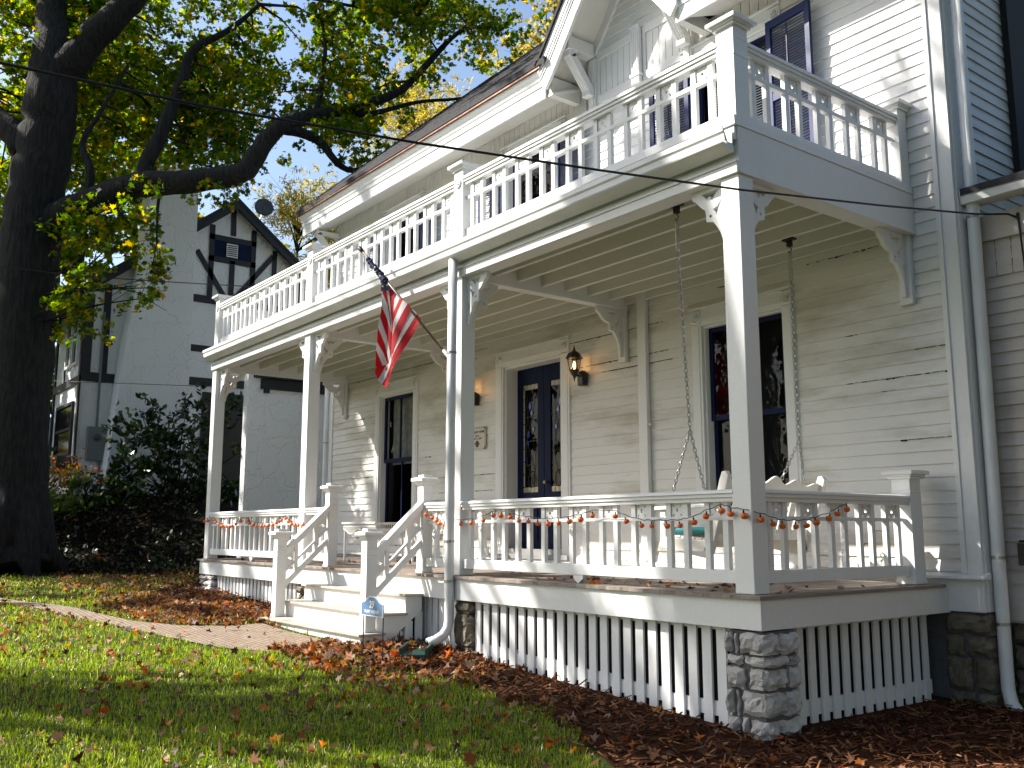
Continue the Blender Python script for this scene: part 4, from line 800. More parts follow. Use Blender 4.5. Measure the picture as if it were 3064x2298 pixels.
def railing(name_parent,ax,a,b,c,zb,zh,npan,bracket_foot=False,ends=True):
    """rail section: ax 'x' runs along the front at y=c, 'y' runs along the side at x=c; zb floor of the rail zone, zh top"""
    def B(mb,u0,u1,v0,v1,z0,z1):
        if ax=='x': mb.box(u0,u1,c+v0,c+v1,z0,z1)
        else: mb.box(c+v0,c+v1,u0,u1,z0,z1)
    bb0,bb1,mr0,mr1,tr0=zb
    m_=MB(); B(m_,a,b,-.028,.028,bb0,bb1); root=m_.build('railing',M['rail'],porch,bevel=.003)
    m_=MB(); B(m_,a-.004,b+.004,-.045,.045,tr0,tr0+.03); B(m_,a-.006,b+.006,-.058,.058,tr0+.0305,tr0+.058); 
    if ax=='x': m_.prism([(c-.070,tr0+.0585),(c+.070,tr0+.0585),(c+.066,zh-.008),(c+.05,zh),(c-.05,zh),(c-.066,zh-.008)],'x',a-.008,b+.008)
    else: m_.prism([(c-.070,tr0+.0585),(c+.070,tr0+.0585),(c+.066,zh-.008),(c+.05,zh),(c-.05,zh),(c-.066,zh-.008)],'y',a-.008,b+.008)
    m_.build('handrail',M['rail'],root,bevel=.002)
    m_=MB(); B(m_,a,b,-.022,.022,mr0,mr1); m_.build('mid_rail',M['rail'],root,bevel=.002)
    p=(b-a)/npan; pw=.115; bw=.047; ph=tr0-mr1-.003
    for i in range(npan):
        cc=a+p*(i+.5)
        for s_ in (-1,1):
            u=cc+s_*(pw/2+bw/2+.004); key=('bal',round(bb1,3),round(tr0,3),ax)
            if key not in RC:
                m_=MB(); 
                if ax=='x': m_.box(-bw/2,bw/2,-.019,.019,.001,tr0-.001-bb1)
                else: m_.box(-.0185,.0185,-bw/2,bw/2,.001,tr0-.001-bb1)
                pos=Vector((u,c,bb1)) if ax=='x' else Vector((c,u,bb1))
                o=m_.build('baluster',M['rail'],None); o.parent=root; o.location=pos-wl(root); RC[key]=o
            else: inst(RC[key],root,(u,c,bb1) if ax=='x' else (c,u,bb1))
        key=('pan',round(ph,3),ax); pos=(cc-pw/2,c-.008,mr1+.0015) if ax=='x' else (c+.008,cc-pw/2,mr1+.0015)
        if key not in RC:
            m_=rosette_panel_mesh(pw,ph,.016)
            if ax=='y': m_.v=[(-p_[1],p_[0],p_[2]) for p_ in m_.v]
            o=m_.build('rosette_panel',M['trim'],None); o.parent=root; o.location=Vector(pos)-wl(root); RC[key]=o
        else: inst(RC[key],root,pos)
    if bracket_foot:
        u=(a+b)/2; m_=MB()
        m_.prism([(u-.06,bb0),(u+.06,bb0),(u+.06,bb0-.03),(u,bb0-.072),(u-.06,bb0-.03)],'y',c-.02,c+.02); m_.build('support_block',M['rail'],root)
    return root
LO=(.068,.156,.505,.533,.634); UP=(3.441,3.512,3.832,3.866,3.988)
yc=PW/2-.02
for i in range(3):
    a,b=PX[i+1]+.002,PX[i]-PW-.002
    railing(porch,'x',a,b,yc,UP,4.086,9)
railing(porch,'y',PW+.002,2.225,-.07,UP,4.086,5)
railing(porch,'y',PW+.002,2.225,-10.63,UP,4.086,5)
railing(porch,'x',PX[1]+.002,-PW-.002,yc,LO,.72,9,True)
railing(porch,'y',PW+.002,2.03,-.07,LO,.72,5)
railing(porch,'x',PX[3]+.002,PX[2]-PW-.002,yc,LO,.72,9,True)
railing(porch,'x',PX[2]+.002,-6.512,yc,LO,.72,1)
railing(porch,'x',-4.233,PX[1]-PW-.002,yc,LO,.72,1)
def capped(mb,x0,x1,y0,y1,z0,z1,band,ov=.055,button=False):
    mb.box(x0,x1,y0,y1,z0,z1-.17); mb.box(x0-.006,x1+.006,y0-.006,y1+.006,z0+.001,z0+.03)
    zz=z1-.17
    mb.box(x0+.0,x1-.0,y0+.0,y1-.0,zz+.0005,z1-.075)
    if band: mb.box(x0-.004,x1+.004,y0-.004,y1+.004,band,band+.012)
    for k,(o,h0,h1) in enumerate(((.02,-.0745,-.055),(.032,-.0545,-.04),(ov,-.0395,-.008))): mb.box(x0-o,x1+o,y0-o,y1+o,z1+h0,z1+h1)
    mb.prism([(x0-ov+.012,z1-.0075),(x1+ov-.012,z1-.0075),(x1+.01,z1),(x0-.01,z1)],'y',y0-ov+.012,y1+ov-.012)
    if button: mb.box((x0+x1)/2-.055,(x0+x1)/2+.055,(y0+y1)/2-.055,(y0+y1)/2+.055,z1+.0005,z1+.028)
for i,px in enumerate(PX):
    mb=MB(); capped(mb,px-PW,px,0,PW,3.387,4.24,3.93)
    if i: mb.lathe([(.05,0),(.05,-.012),(.036,-.016),(.03,-.008),(.018,-.008),(.016,-.02),(0,-.022)],(px-PW/2,-.0005,4.02),16,axis='y')
    mb.build('balcony_post',M['rail'],porch,bevel=.003)
for x in (0,PX[3]-.0):
    mb=MB(); capped(mb,x-PW,x,2.232,YW-.022,3.387,4.21,None); mb.build('balcony_end_post',M['rail'],porch,bevel=.003)
mb=MB(); capped(mb,-PW,0,2.035,2.20,.002,.93,.74); mb.build('end_post',M['rail'],porch,bevel=.003)
# ------------------------------------------------------------------ front steps
steps=thing('front_steps',(-5.3,-.4,-.69),'wide white wooden front steps with capped newel posts and sloping handrails','steps')
SX0,SX1=-6.50,-4.10
TR=[(-.195,-.29),(-.375,-.54),(-.555,-.79)]   # tread top z, nose y
rb=[(-.228,-.0605),(-.222,-.255),(-.402,-.505),(-.582,-.755)]
mb=MB()
mb.box(SX0+.03,SX1-.03,-.255,-.2,-.72,-.222); mb.box(SX0+.03,SX1-.03,-.505,-.45,-.72,-.402); mb.box(SX0+.03,SX1-.03,-.755,-.70,-.75,-.582); mb.build('riser',M['rail'],steps,bevel=.003)
for z,y in TR:
    mb=MB(); mb.box(SX0,SX1,y,y+.30 if y<-.3 else -.062,z-.026,z-.001); mb.build('tread',M['tread'],steps,bevel=.006)
for xs in (SX0+.0305,SX1-.0605):
    mb=MB(); mb.prism([(-.754,-.70),(-.50,-.70),(-.062,-.36),(-.062,-.2225),(-.2,-.2225),(-.2545,-.2225),(-.2545,-.4025),(-.5045,-.4025),(-.5045,-.5825),(-.754,-.5825)],'x',xs,xs+.03); mb.build('stringer',M['rail'],steps,bevel=.003)
lat=MB()
for i in range(5):
    y=-.58+i*.115; gzv=float(ground(SX1,y)); top=-.70+(y+.05+.50)*.776-.01 if y+.05>-.50 else -.71
    if top>gzv: lat.box(SX1-.075,SX1-.062,y,y+.085,gzv-.02,top)
lat.build('step_lattice',M['rail'],steps)
for x in (-4.235,-6.392):
    mb=MB(); capped(mb,x-.118,x,0,.118,.002,.985,.74,.052,True); mb.build('upper_newel',M['rail'],steps,bevel=.003)
    mb=MB(); capped(mb,x-.118+.03,x+.03,-.665,-.547,-.554,.425,.19,.052,True); mb.build('lower_newel',M['rail'],steps,bevel=.003)
    # sloping rail section
    xm=x-.06+.015; y0,y1=-.546,-.001; sl=.93
    Z=lambda y,z:z+(y-y0)*sl
    m_=MB(); m_.prism([(y0,Z(y0,-.245)),(y1,Z(y1,-.245)),(y1,Z(y1,-.16)),(y0,Z(y0,-.16))],'x',xm-.022,xm+.022); root=m_.build('stair_railing',M['rail'],steps,bevel=.003)
    m_=MB(); m_.prism([(y0,Z(y0,.165)),(y1,Z(y1,.165)),(y1,Z(y1,.235)),(y0,Z(y0,.235))],'x',xm-.058,xm+.058); m_.prism([(y0,Z(y0,.135)),(y1,Z(y1,.135)),(y1,Z(y1,.1645)),(y0,Z(y0,.1645))],'x',xm-.04,xm+.04); m_.build('handrail',M['rail'],root,bevel=.004)
    m_=MB(); m_.prism([(y0,Z(y0,-.065)),(y1,Z(y1,-.065)),(y1,Z(y1,-.035)),(y0,Z(y0,-.035))],'x',xm-.016,xm+.016); m_.build('mid_rail',M['rail'],root)
    for t in (.27,.73):
        y=y0+(y1-y0)*t; m_=MB(); m_.prism([(y-.02,Z(y-.02,-.159)),(y+.02,Z(y+.02,-.159)),(y+.02,Z(y+.02,.134)),(y-.02,Z(y-.02,.134))],'x',xm-.0185,xm+.0185); m_.build('baluster',M['rail'],root)
    for t0,t1 in ((.02,.22),(.78,.98)):
        ya,yb=y0+(y1-y0)*t0,y0+(y1-y0)*t1; ym=(ya+yb)/2
        ci=[(ym+.018*math.cos(t),Z(ym,.05)+.018*math.sin(t)) for t in [i*math.pi/4 for i in range(8)]]
        sl1=[(ym-.035,Z(ym-.035,.05+.03)),(ym-.02,Z(ym-.02,.05+.018)),(ym-.03,Z(ym-.03,.05+.045))]; sl2=[(ym+.035,Z(ym+.035,.05-.03)),(ym+.02,Z(ym+.02,.05-.018)),(ym+.03,Z(ym+.03,.05-.045))]
        m_=MB(); m_.plate([(ya,Z(ya,-.034)),(yb,Z(yb,-.034)),(yb,Z(yb,.134)),(ya,Z(ya,.134))],[ci,sl1,sl2],'x',xm-.008,xm+.008); m_.build('pierced_panel',M['trim'],root)
# ------------------------------------------------------------------ things on and around the porch
def one(mb,name,mats,label,cat,loc,group=None,**k):
    o=mb.build(name,mats,None,loc=loc,**k); return tag(o,label,cat,group)
# downpipes
def downpipe(path,r,label,straps,elbow=True):
    t=thing('downpipe',path[0],label,'downpipe'); m_=MB(); m_.tube(path,r,14); m_.build('pipe',M['pipe'],t,smooth=True)
    for (x,y,z) in straps:
        m_=MB(); m_.tube([(x,y,z-.012),(x,y,z+.012)],r+.005,14); m_.build('strap',M['galv'],t)
    return t
dp=downpipe([(-3.575,-.095,3.17),(-3.575,-.105,1.5),(-3.57,-.11,.0),(-3.565,-.11,-.42),(-3.56,-.125,-.49),(-3.575,-.165,-.555),(-3.60,-.235,-.60),(-3.625,-.31,-.625)],.047,'white round downpipe in front of the second porch post',[(-3.573,-.103,2.2),(-3.57,-.109,.33),(-3.568,-.11,-.05)])
m_=MB(); m_.tube([(-3.62,-.305,-.624),(-3.627,-.314,-.626)],.043,14); m_.build('pipe_mouth',M['black'],dp)
downpipe([(.465,2.50,6.5),(.465,2.50,3.0),(.455,2.49,.2),(.45,2.49,-.68),(.46,2.47,-.80),(.50,2.43,-.90),(.57,2.38,-.96)],.052,'white round downpipe on the right corner of the house',[(.465,2.5,3.06),(.455,2.49,.22),(.45,2.49,-.3)])
downpipe([(-11.30,2.33,3.4),(-11.30,2.33,.5),(-11.30,2.33,-.4)],.045,'white downpipe at the far left corner of the house wall',[(-11.30,2.33,2.0)])
# splash block
sp=thing('splash_block',(-3.55,-.55,-.74),'dark green plastic splash tray under the downpipe','splash block')
g0=float(ground(-3.6,-.5)); A=Matrix.Rotation(R(-40),3,'Z')
m_=MB(); c=Vector((-3.62,-.42,g0+.03))
for off,dims in (((0,0,0),(.62,.26,.03)),((0,.12,.03),(.62,.025,.09)),((0,-.12,.03),(.62,.025,.09)),((-.30,0,.03),(.02,.24,.07))): m_.obox(c+A@Vector(off),dims,A)
m_.build('tray',M['greenplastic'],sp,bevel=.006)
# flag
FB=Vector((-3.748,-.03,2.202)); FT=Vector((-4.956,-.404,3.539)); FN=Vector((-.296,.955,0))
fo_=Vector((-4.4648,-.2519,2.6575)); fx=Vector((.001318,.000408,-.000182)); fy=Vector((.000027,.000008,-.001054))
fl=thing('flag',FB,'american flag hanging from a brown pole on the porch post','flag')
m_=MB(); m_.tube([FB,FT],.0125,10); m_.build('flagpole',M['pole'],fl,smooth=True)
dirp=(FT-FB).normalized()
m_=MB(); m_.tube([FT-dirp*.02,FT+dirp*.01,FT+dirp*.05,FT+dirp*.075,FT+dirp*.09],[.013,.024,.026,.018,.004],10); m_.build('finial',M['iron'],fl,smooth=True)
m_=MB(); m_.tube([FB-dirp*.05,FB+dirp*.09],.02,10); m_.box(-3.745,-3.716,-.005,.075,2.08,2.24); m_.build('pole_bracket',M['pipe'],fl,bevel=.003)
def fdepth(x,y):
    """folds of the hanging cloth, in metres towards the viewer"""
    d=.0
    if x<385: d+=-.05*math.sin((385-x)/195*math.pi)*min(1,max(0,(y-470)/400))
    d+=.018*math.sin(x*.022+y*.004)
    return d
def F3(x,y,e=0): return fo_+fx*(x-400)+fy*(y-900)-FN*(fdepth(x,y)+e)
# right panel: stripes run from the pole to the fold
pole=[(665,870),(620,810),(580,760),(545,715),(500,675),(465,635),(425,590)]
slant=Vector((-390,725)).normalized()
def clipfold(p):
    # end of a stripe: at the centre fold (x 385 -> 358) or the lower edge
    x,y=p; fold=lambda yy: 386-(yy-560)*.036
    t=0
    while True:
        X,Y=x+slant.x*t,y+slant.y*t
        if X<=fold(Y) or t>840: return (X,Y)
        t+=2
fm=MB()
def poly2(pts,mi,sub=5,e=0):
    """quad strip a-b (top) to c-d (bottom), subdivided so it follows the folds"""
    a,b,c,d=[Vector(p) for p in pts]; n=sub*3; m__=2; vs=[]
    for i in range(n+1):
        u=i/n
        for j in range(m__+1):
            v=j/m__; p=(a*(1-v)+b*v)*(1-u)+(d*(1-v)+c*v)*u; vs.append(F3(p.x,p.y,e))
    fs=[(i*(m__+1)+j,i*(m__+1)+j+1,(i+1)*(m__+1)+j+1,(i+1)*(m__+1)+j) for i in range(n) for j in range(m__)]
    fm.add(vs,fs,mi)
RED,WHT,BLU=0,1,2
poly2([pole[0],pole[1],(232,1550),(275,1595)],RED)
poly2([pole[1],pole[2],(205,1510),(232,1550)],WHT,e=.001)
poly2([pole[2],pole[3],clipfold(pole[3]),(345,1325)],RED,e=.004)
poly2([pole[3],pole[4],clipfold(pole[4]),clipfold(pole[3])],WHT,e=.004)
poly2([pole[4],pole[5],clipfold(pole[5]),clipfold(pole[4])],RED,e=.004)
poly2([pole[5],pole[6],(388,655),clipfold(pole[5])],WHT,e=.004)
poly2([pole[6],(385,548),(388,600),(388,655)],BLU,e=.004)
# canton around the pole and the fold beside it
poly2([(265,455),(300,445),(425,590),(385,556)],BLU,e=.006); poly2([(262,456),(266,455),(386,558),(262,572)],BLU,e=.005)
# middle shadowed fold, with stars showing through from the back
poly2([(325,556),(386,556),(358,1312),(308,1322)],RED,e=-.012)
# left panel
poly2([(262,572),(304,556),(318,900),(300,700)],RED,e=-.004); poly2([(304,556),(328,556),(322,1000),(316,900)],WHT,e=-.006)
poly2([(262,572),(300,700),(318,1000),(250,730)],WHT,e=-.003)
poly2([(300,700),(316,900),(316,1130),(318,1000)],RED,e=-.004)
poly2([(250,730),(318,1000),(312,1220),(232,850)],RED,e=-.003)
poly2([(232,850),(310,1215),(306,1328),(215,955)],WHT,e=-.003)
poly2([(215,955),(304,1325),(284,1338),(206,1110)],RED,e=-.003)
poly2([(206,1110),(284,1338),(236,1352),(198,1200)],WHT,e=-.003)
poly2([(198,1200),(236,1352),(202,1372),(190,1380)],RED,e=-.003)
# lower turned-up part
poly2([(202,1372),(305,1328),(300,1400),(190,1400)],RED,e=.002)
poly2([(190,1400),(300,1395),(205,1510),(188,1440)],RED,e=.002); poly2([(270,1345),(350,1322),(232,1550),(205,1510)],WHT,e=.006)
fo3=fm.build('flag_cloth',[M['red'],M['white'],M['blue']],fl,fixn=False); md=fo3.modifiers.new('thickness','SOLIDIFY'); md.thickness=.002
# cloth wound round the upper pole
m_=MB(); n=26; path=[]; rad=[]
for i in range(n+1):
    t=i/n; p=Vector((-4.870,-.377,3.428))*(1-t)+Vector((-4.600,-.293,3.13))*t; path.append(p+Vector((.006*math.sin(i*1.7),0,.006*math.cos(i*1.3)))); rad.append(.026+.012*t+.006*math.sin(i*2.1))
m_.tube(path,rad,12); m_.build('wound_canton',M['blue'],fl,smooth=True)
st=MB()
def star(x,y,r,e=.012):
    pts=[(x+r*(1 if k%2==0 else .4)*math.sin(k*math.pi/5),y-r*(1 if k%2==0 else .4)*math.cos(k*math.pi/5)) for k in range(10)]
    st.add([F3(p[0],p[1],e) for p in pts]+[F3(x,y,e)],[(k,(k+1)%10,10) for k in range(10)])
for x,y in ((305,470),(331,511),(398,570),(284,420),(286,525),(270,500),(222,370),(195,345),(214,318)): star(x,y,14,.016 if y>430 else .05)
st.build('star',M['white'],fl)
# wall lanterns
def lantern(x,zp,label):
    t=thing('wall_lantern',(x,YW,zp),label,'lantern','wall lanterns beside the front door'); y=YW-.20; yb=YW-.022
    m_=MB(); m_.box(x-.055,x+.055,yb-.09,yb,zp-.085,zp+.075); m_.lathe([(.055,0),(.045,.02),(.02,.03),(0,.03)],(x,yb-.045,zp+.075),12); m_.build('wall_plate',M['black'],t,bevel=.018)
    m_=MB(); m_.tube([(x,yb-.08,zp+.03),(x,yb-.13,zp+.035),(x,y,zp+.02)],.012,8); m_.lathe([(0,-.06),(.010,-.052),(.006,-.035),(.014,-.025),(.018,-.005),(.034,.02),(.052,.055),(.062,.072),(.062,.082)],(x,y,zp+.02),6); m_.build('arm',M['black'],t)
    z0=zp+.102; H=.135
    m_=MB()
    for k in range(6):
        a=k*math.pi/3; p0=(x+.058*math.cos(a),y+.058*math.sin(a),z0); p1=(x+.082*math.cos(a),y+.082*math.sin(a),z0+H); m_.tube([p0,p1],.0055,5)
    m_.lathe([(.095,0),(.108,.0),(.108,.008),(.092,.03),(.078,.06),(.055,.082),(.028,.094),(.022,.105),(.012,.112),(.014,.125),(.006,.14),(.008,.15),(0,.172)],(x,y,z0+H),6); m_.build('cage',M['black'],t)
    m_=MB()
    for k in range(6):
        a,b=k*math.pi/3,(k+1)*math.pi/3; m_.add([(x+.055*math.cos(a),y+.055*math.sin(a),z0),(x+.055*math.cos(b),y+.055*math.sin(b),z0),(x+.079*math.cos(b),y+.079*math.sin(b),z0+H),(x+.079*math.cos(a),y+.079*math.sin(a),z0+H)],[(0,1,2,3)])
    m_.build('lantern_glass',M['lampglass'],t)
    m_=MB(); m_.lathe([(.0,0),(.008,.0),(.012,.02),(.017,.038),(.012,.062),(.004,.085),(0,.09)],(x,y,z0+.012),10); m_.build('bulb',M['bulb'],t,smooth=True)
    l=bpy.data.lights.new('lantern_light','POINT'); l.energy=.08; l.color=(1,.55,.22); l.shadow_soft_size=.02; lo_=bpy.data.objects.new('lantern_light',l); COL.objects.link(lo_); lo_.location=(x,y,z0+.06)
lantern(-4.33,2.27,'lit black lantern on the wall right of the front door')
lantern(-6.62,2.27,'lit black lantern left of the front door, half behind the post')
# plaque
pq=thing('house_plaque',(-6.59,YW-.02,1.55),'small cream plaque reading century home on the wall left of the door','plaque')
y=YW-.024; m_=MB(); m_.box(-6.79,-6.40,y-.018,y,1.555,1.87); m_.build('board',M['plaque'],pq,bevel=.004)
m_=MB()
for a,b,c_,d in ((-6.775,-6.415,1.57,1.573),(-6.775,-6.415,1.852,1.855),(-6.775,-6.772,1.57,1.855),(-6.418,-6.415,1.57,1.855)): m_.box(a,b,y-.0195,y-.0181,c_,d)
m_.build('border_line',M['ink'],pq)
m_=MB(); m_.prism([(-6.40,1.555),(-6.45,1.555),(-6.40,1.605)],'y',y-.021,y-.0182); m_.prism([(-6.40,1.87),(-6.45,1.87),(-6.40,1.82)],'y',y-.021,y-.0182); m_.build('corner_mount',M['pole'],pq)
def wall_text(s,size,x,z,yy,parent,m,name='lettering',bold=0.0):
    me=text_mesh(s,size,.0008,bold=bold); me.materials.append(m); o=bpy.data.objects.new(name,me); COL.objects.link(o); o.parent=parent; o.location=Vector((x,yy,z))-wl(parent); o.rotation_euler=(R(90),0,0); return o
for s,sz,z,b in (('CENTURY HOME',.045,1.79,.0012),('Built by',.03,1.744,.0004),('JAMES T. ALLEN',.033,1.702,.0006),('18        53',.03,1.632,.0006)): wall_text(s,sz,-6.595,z,y-.0195,pq,M['ink'],bold=b)
m_=MB(); m_.prism([(-6.595+.038*math.cos(t)*(1+.15*(i%2)),1.637+.045*math.sin(t)*(1+.12*(i%2))) for i,t in enumerate([k*math.pi/9 for k in range(18)])],'y',y-.0205,y-.0182); m_.build('emblem',M['ink'],pq)
# house number sign
sg=thing('house_number_sign',(-3.555,-.95,-.74),'small blue house number sign on two thin stakes by the steps','sign')
ol=[(-.20,0),(.20,0),(.20,.112),(.17,.118),(.14,.125),(.10,.150),(.055,.172),(.03,.176),(.012,.166),(0,.180),(-.012,.166),(-.03,.176),(-.055,.172),(-.10,.150),(-.14,.125),(-.17,.118),(-.20,.112)]
cx,zb,ys=-3.557,-.335,-.95
m_=MB(); m_.prism([(cx+a,zb+b) for a,b in ol],'y',ys-.006,ys+.006); m_.build('sign_rim',M['signwhite'],sg)
m_=MB(); m_.prism([(cx+a*.965,zb+.088+(b-.088)*.93) for a,b in ol],'y',ys-.0078,ys-.0061); m_.build('sign_panel',M['sign'],sg)
wall_text('29',.088,cx,zb+.075,ys-.0085,sg,M['signwhite'],'number',.0015); wall_text('PLANT AVENUE',.037,cx,zb+.028,ys-.0085,sg,M['signwhite'],'lettering',.001)
for sx_ in (-.18,.18):
    m_=MB(); m_.tube([(cx+sx_,ys+.012,zb+.02),(cx+sx_*1.02,ys+.01,-.98)],.006,6); m_.build('stake',M['iron'],sg)
# porch swing
sw=thing('porch_swing',(-.95,1.15,.35),'white slatted porch swing with a scalloped back hanging on chains','swing')
ya,yb=.52,1.82
def bk(t): return (-.86+.20*t, .30+.60*t)   # back rail: x,z along its lean
for y_ in (ya,yb-.045):
    m_=MB(); m_.prism([(-.90,.27),(-.82,.25),(-.64,.80),(-.625,.86),(-.65,.895),(-.69,.89),(-.715,.83)],'y',y_,y_+.045); m_.build('back_post',M['swing'],sw,bevel=.006)
n=40; top=[]
for i in range(n+1):
    u=i/n; s_=abs(u-.5)*2; zt=.815+.030*math.cos(s_*math.pi*4.2)*(.55+.45*(1-s_)) +.03*(1-s_); top.append((ya+.05+(yb-ya-.1)*u,zt))
m_=MB(); pts=top+[(yb-.05,.70),(ya+.05,.70)]
P2=lambda y_,z_,o:(-.86+.20*((z_-.30)/.60)-.0+o,y_,z_)
k=len(pts); m_.add([P2(y_,z_,-.012) for y_,z_ in pts]+[P2(y_,z_,.012) for y_,z_ in pts],[tuple(range(k))[::-1],tuple(range(k,2*k))]+[(i,(i+1)%k,k+(i+1)%k,k+i) for i in range(k)]); m_.build('top_board',M['swing'],sw)
m_=MB(); ns=11
for i in range(ns):
    y_=ya+.085+(yb-ya-.25)*i/(ns-1); m_.bar(P2(y_+.04,.41,0),P2(y_+.04,.70,0),.075,.014,up=(1,0,0))
m_.build('back_slat',M['swing'],sw); m_=MB(); m_.bar(P2(ya+.046,.40,0),P2(yb-.046,.40,0),.02,.09); m_.build('lower_board',M['swing'],sw)
m_=MB()
for i in range(6): m_.box(-1.33+i*.078,-1.265+i*.078,ya+.046,yb-.046,.385-.006*i,.403-.006*i)
m_.build('seat_slat',M['swing'],sw)
m_=MB(); 
for y_ in (ya,yb-.045): m_.prism([(-1.38,.30),(-1.36,.385),(-.84,.352),(-.82,.27),(-.9,.22)],'y',y_,y_+.045)
m_.box(-1.385,-1.36,ya+.046,yb-.046,.29,.38); m_.build('seat_frame',M['swing'],sw,bevel=.004)
for y_ in (ya-.02,yb-.055):
    m_=MB(); m_.prism([(-1.42,.60),(-.72,.62),(-.72,.645),(-1.40,.63)],'y',y_,y_+.075); m_.prism([(-1.36,.38),(-1.30,.38),(-1.30,.605),(-1.36,.605)],'y',y_+.02,y_+.055); m_.build('armrest',M['swing'],sw,bevel=.005)
def chain(parent,p,q,link=.045,wr=.0042):
    p,q=Vector(p),Vector(q); L_=(q-p).length; n=int(L_/(link*.78)); d=(q-p).normalized(); a=d.cross(Vector((1,.3,0))).normalized(); b=d.cross(a); m_=MB()
    for i in range(n):
        c=p+(q-p)*((i+.5)/n); s_=a if i%2 else b
        m_.tube([c+d*(link/2*math.cos(t))*1.0+s_*(.013*math.sin(t)) for t in [k*math.pi/4 for k in range(9)]],wr,5,cap=False)
    m_.build('chain',M['galv'],parent)
def helix(p,q,r,turns,wr,n=10):
    p,q=Vector(p),Vector(q); return [p+(q-p)*(i/(turns*n))+Vector((r*math.cos(2*math.pi*i/n),r*math.sin(2*math.pi*i/n),0)) for i in range(turns*n+1)]
for (hy,ys_) in ((.30,ya+.02),(1.80,yb-.02)):
    hx=-.88; hz=3.07
    m_=MB(); m_.box(hx-.06,hx+.06,hy-.03,hy+.03,hz-.012,hz+.004); m_.box(hx-.02,hx+.02,hy-.02,hy+.02,hz-.07,hz-.012); m_.tube([(hx,hy,hz-.07),(hx+.02,hy,hz-.10),(hx,hy,hz-.13),(hx-.02,hy,hz-.11)],.005,6); m_.build('ceiling_hook',M['iron'],sw)
    m_=MB(); m_.tube(helix((hx,hy,hz-.13),(hx,hy,hz-.36),.017,16,.003),.0035,5); m_.build('spring',M['galv'],sw)
    sp_=(hx-.12*0,hy+(ys_-hy)*.35,1.22); chain(sw,(hx,hy,hz-.36),sp_); chain(sw,sp_,(-1.36,ys_,.42)); chain(sw,sp_,(-.80,ys_,.45))
cu=MB(); cu.box(-1.36,-.90,ya+.05,yb-.05,.405,.46); one(cu,'cushion',M['teal'],'teal seat cushion on the porch swing','cushion',(-1.1,1.1,.405),bevel=.02)
# wicker pieces
wt=thing('wicker_table',(-8.15,1.6,0),'white wicker side table on the porch behind the steps','table')
x0,x1,y0,y1=-8.66,-7.66,1.35,1.85
m_=MB(); m_.box(x0,x1,y0,y1,.525,.55); m_.tube([(x0,y0,.54),(x1,y0,.54),(x1,y1,.54),(x0,y1,.54),(x0,y0,.54)],.018,8); m_.build('tabletop',M['wicker'],wt,bevel=.006)
m_=MB()
for i in range(34):
    x=x0+.02+(x1-x0-.04)*i/33; zz=.42+.035*math.cos(i*math.pi/8); m_.bar((x,y0+.01,.525),(x+.012,y0+.01,zz),.010,.008,up=(0,1,0))
for i in range(16):
    y_=y0+.02+(y1-y0-.04)*i/15; m_.bar((x1-.01,y_,.525),(x1-.01,y_+.012,.44+.02*math.cos(i*.8)),.010,.008,up=(1,0,0))
m_.box(x0+.02,x1-.02,y0+.005,y0+.015,.49,.505); m_.tube([(x0+.02+(x1-x0-.04)*i/33,y0+.01,.42+.035*math.cos(i*math.pi/8)) for i in range(34)],.007,6); m_.build('woven_apron',M['wicker'],wt)
for x in (x0+.03,x1-.03):
    for y_ in (y0+.03,y1-.03): m_=MB(); m_.tube([(x,y_,.525),(x,y_,.25),(x+.01,y_,.0)],[.016,.014,.018],8); m_.build('leg',M['wicker'],wt)
ch=thing('wicker_chair',(-6.55,1.75,0),'white wicker armchair on the porch behind the right newel','chair')
x0,x1,y0,y1=-6.85,-6.25,1.45,2.0
m_=MB(); m_.box(x0,x1,y0,y1,.36,.40); m_.build('seat',M['wicker'],ch,bevel=.015)
m_=MB()
for i in range(17):
    u=i/16
    for s_ in (-1,1):
        xa=x0+(x1-x0)*u; xb=min(max(xa+s_*.16,x0),x1); m_.bar((xa,y1,.40),(xb,y1+.09,.86),.008,.008,up=(0,1,0))
m_.tube([(x0,y1-.5,.60),(x0,y1-.1,.64),(x0+.02,y1+.06,.80),(x0+.12,y1+.09,.92),((x0+x1)/2,y1+.09,.96),(x1-.12,y1+.09,.92),(x1-.02,y1+.06,.80),(x1,y1-.1,.64),(x1,y1-.5,.60)],.022,8); m_.build('woven_back',M['wicker'],ch)
for x in (x0,x1):
    m_=MB()
    for i in range(9):
        y_=y0+(y1-y0)*i/8
        for s_ in (-1,1): m_.bar((x,y_,.40),(x,min(max(y_+s_*.1,y0),y1),.60),.007,.007,up=(1,0,0))
    m_.build('woven_arm',M['wicker'],ch)
    for y_ in (y0+.02,y1-.02): m_=MB(); m_.tube([(x,y_,.38),(x,y_,.2),(x*1.0+.01,y_,.0)],.016,8); m_.build('leg',M['wicker'],ch)
m_=MB(); m_.tube([(x0+(x1-x0)*i/20,y0,.24+.10*abs(math.sin(i*math.pi/5))) for i in range(21)],.008,6); m_.build('skirt_scroll',M['wicker'],ch)
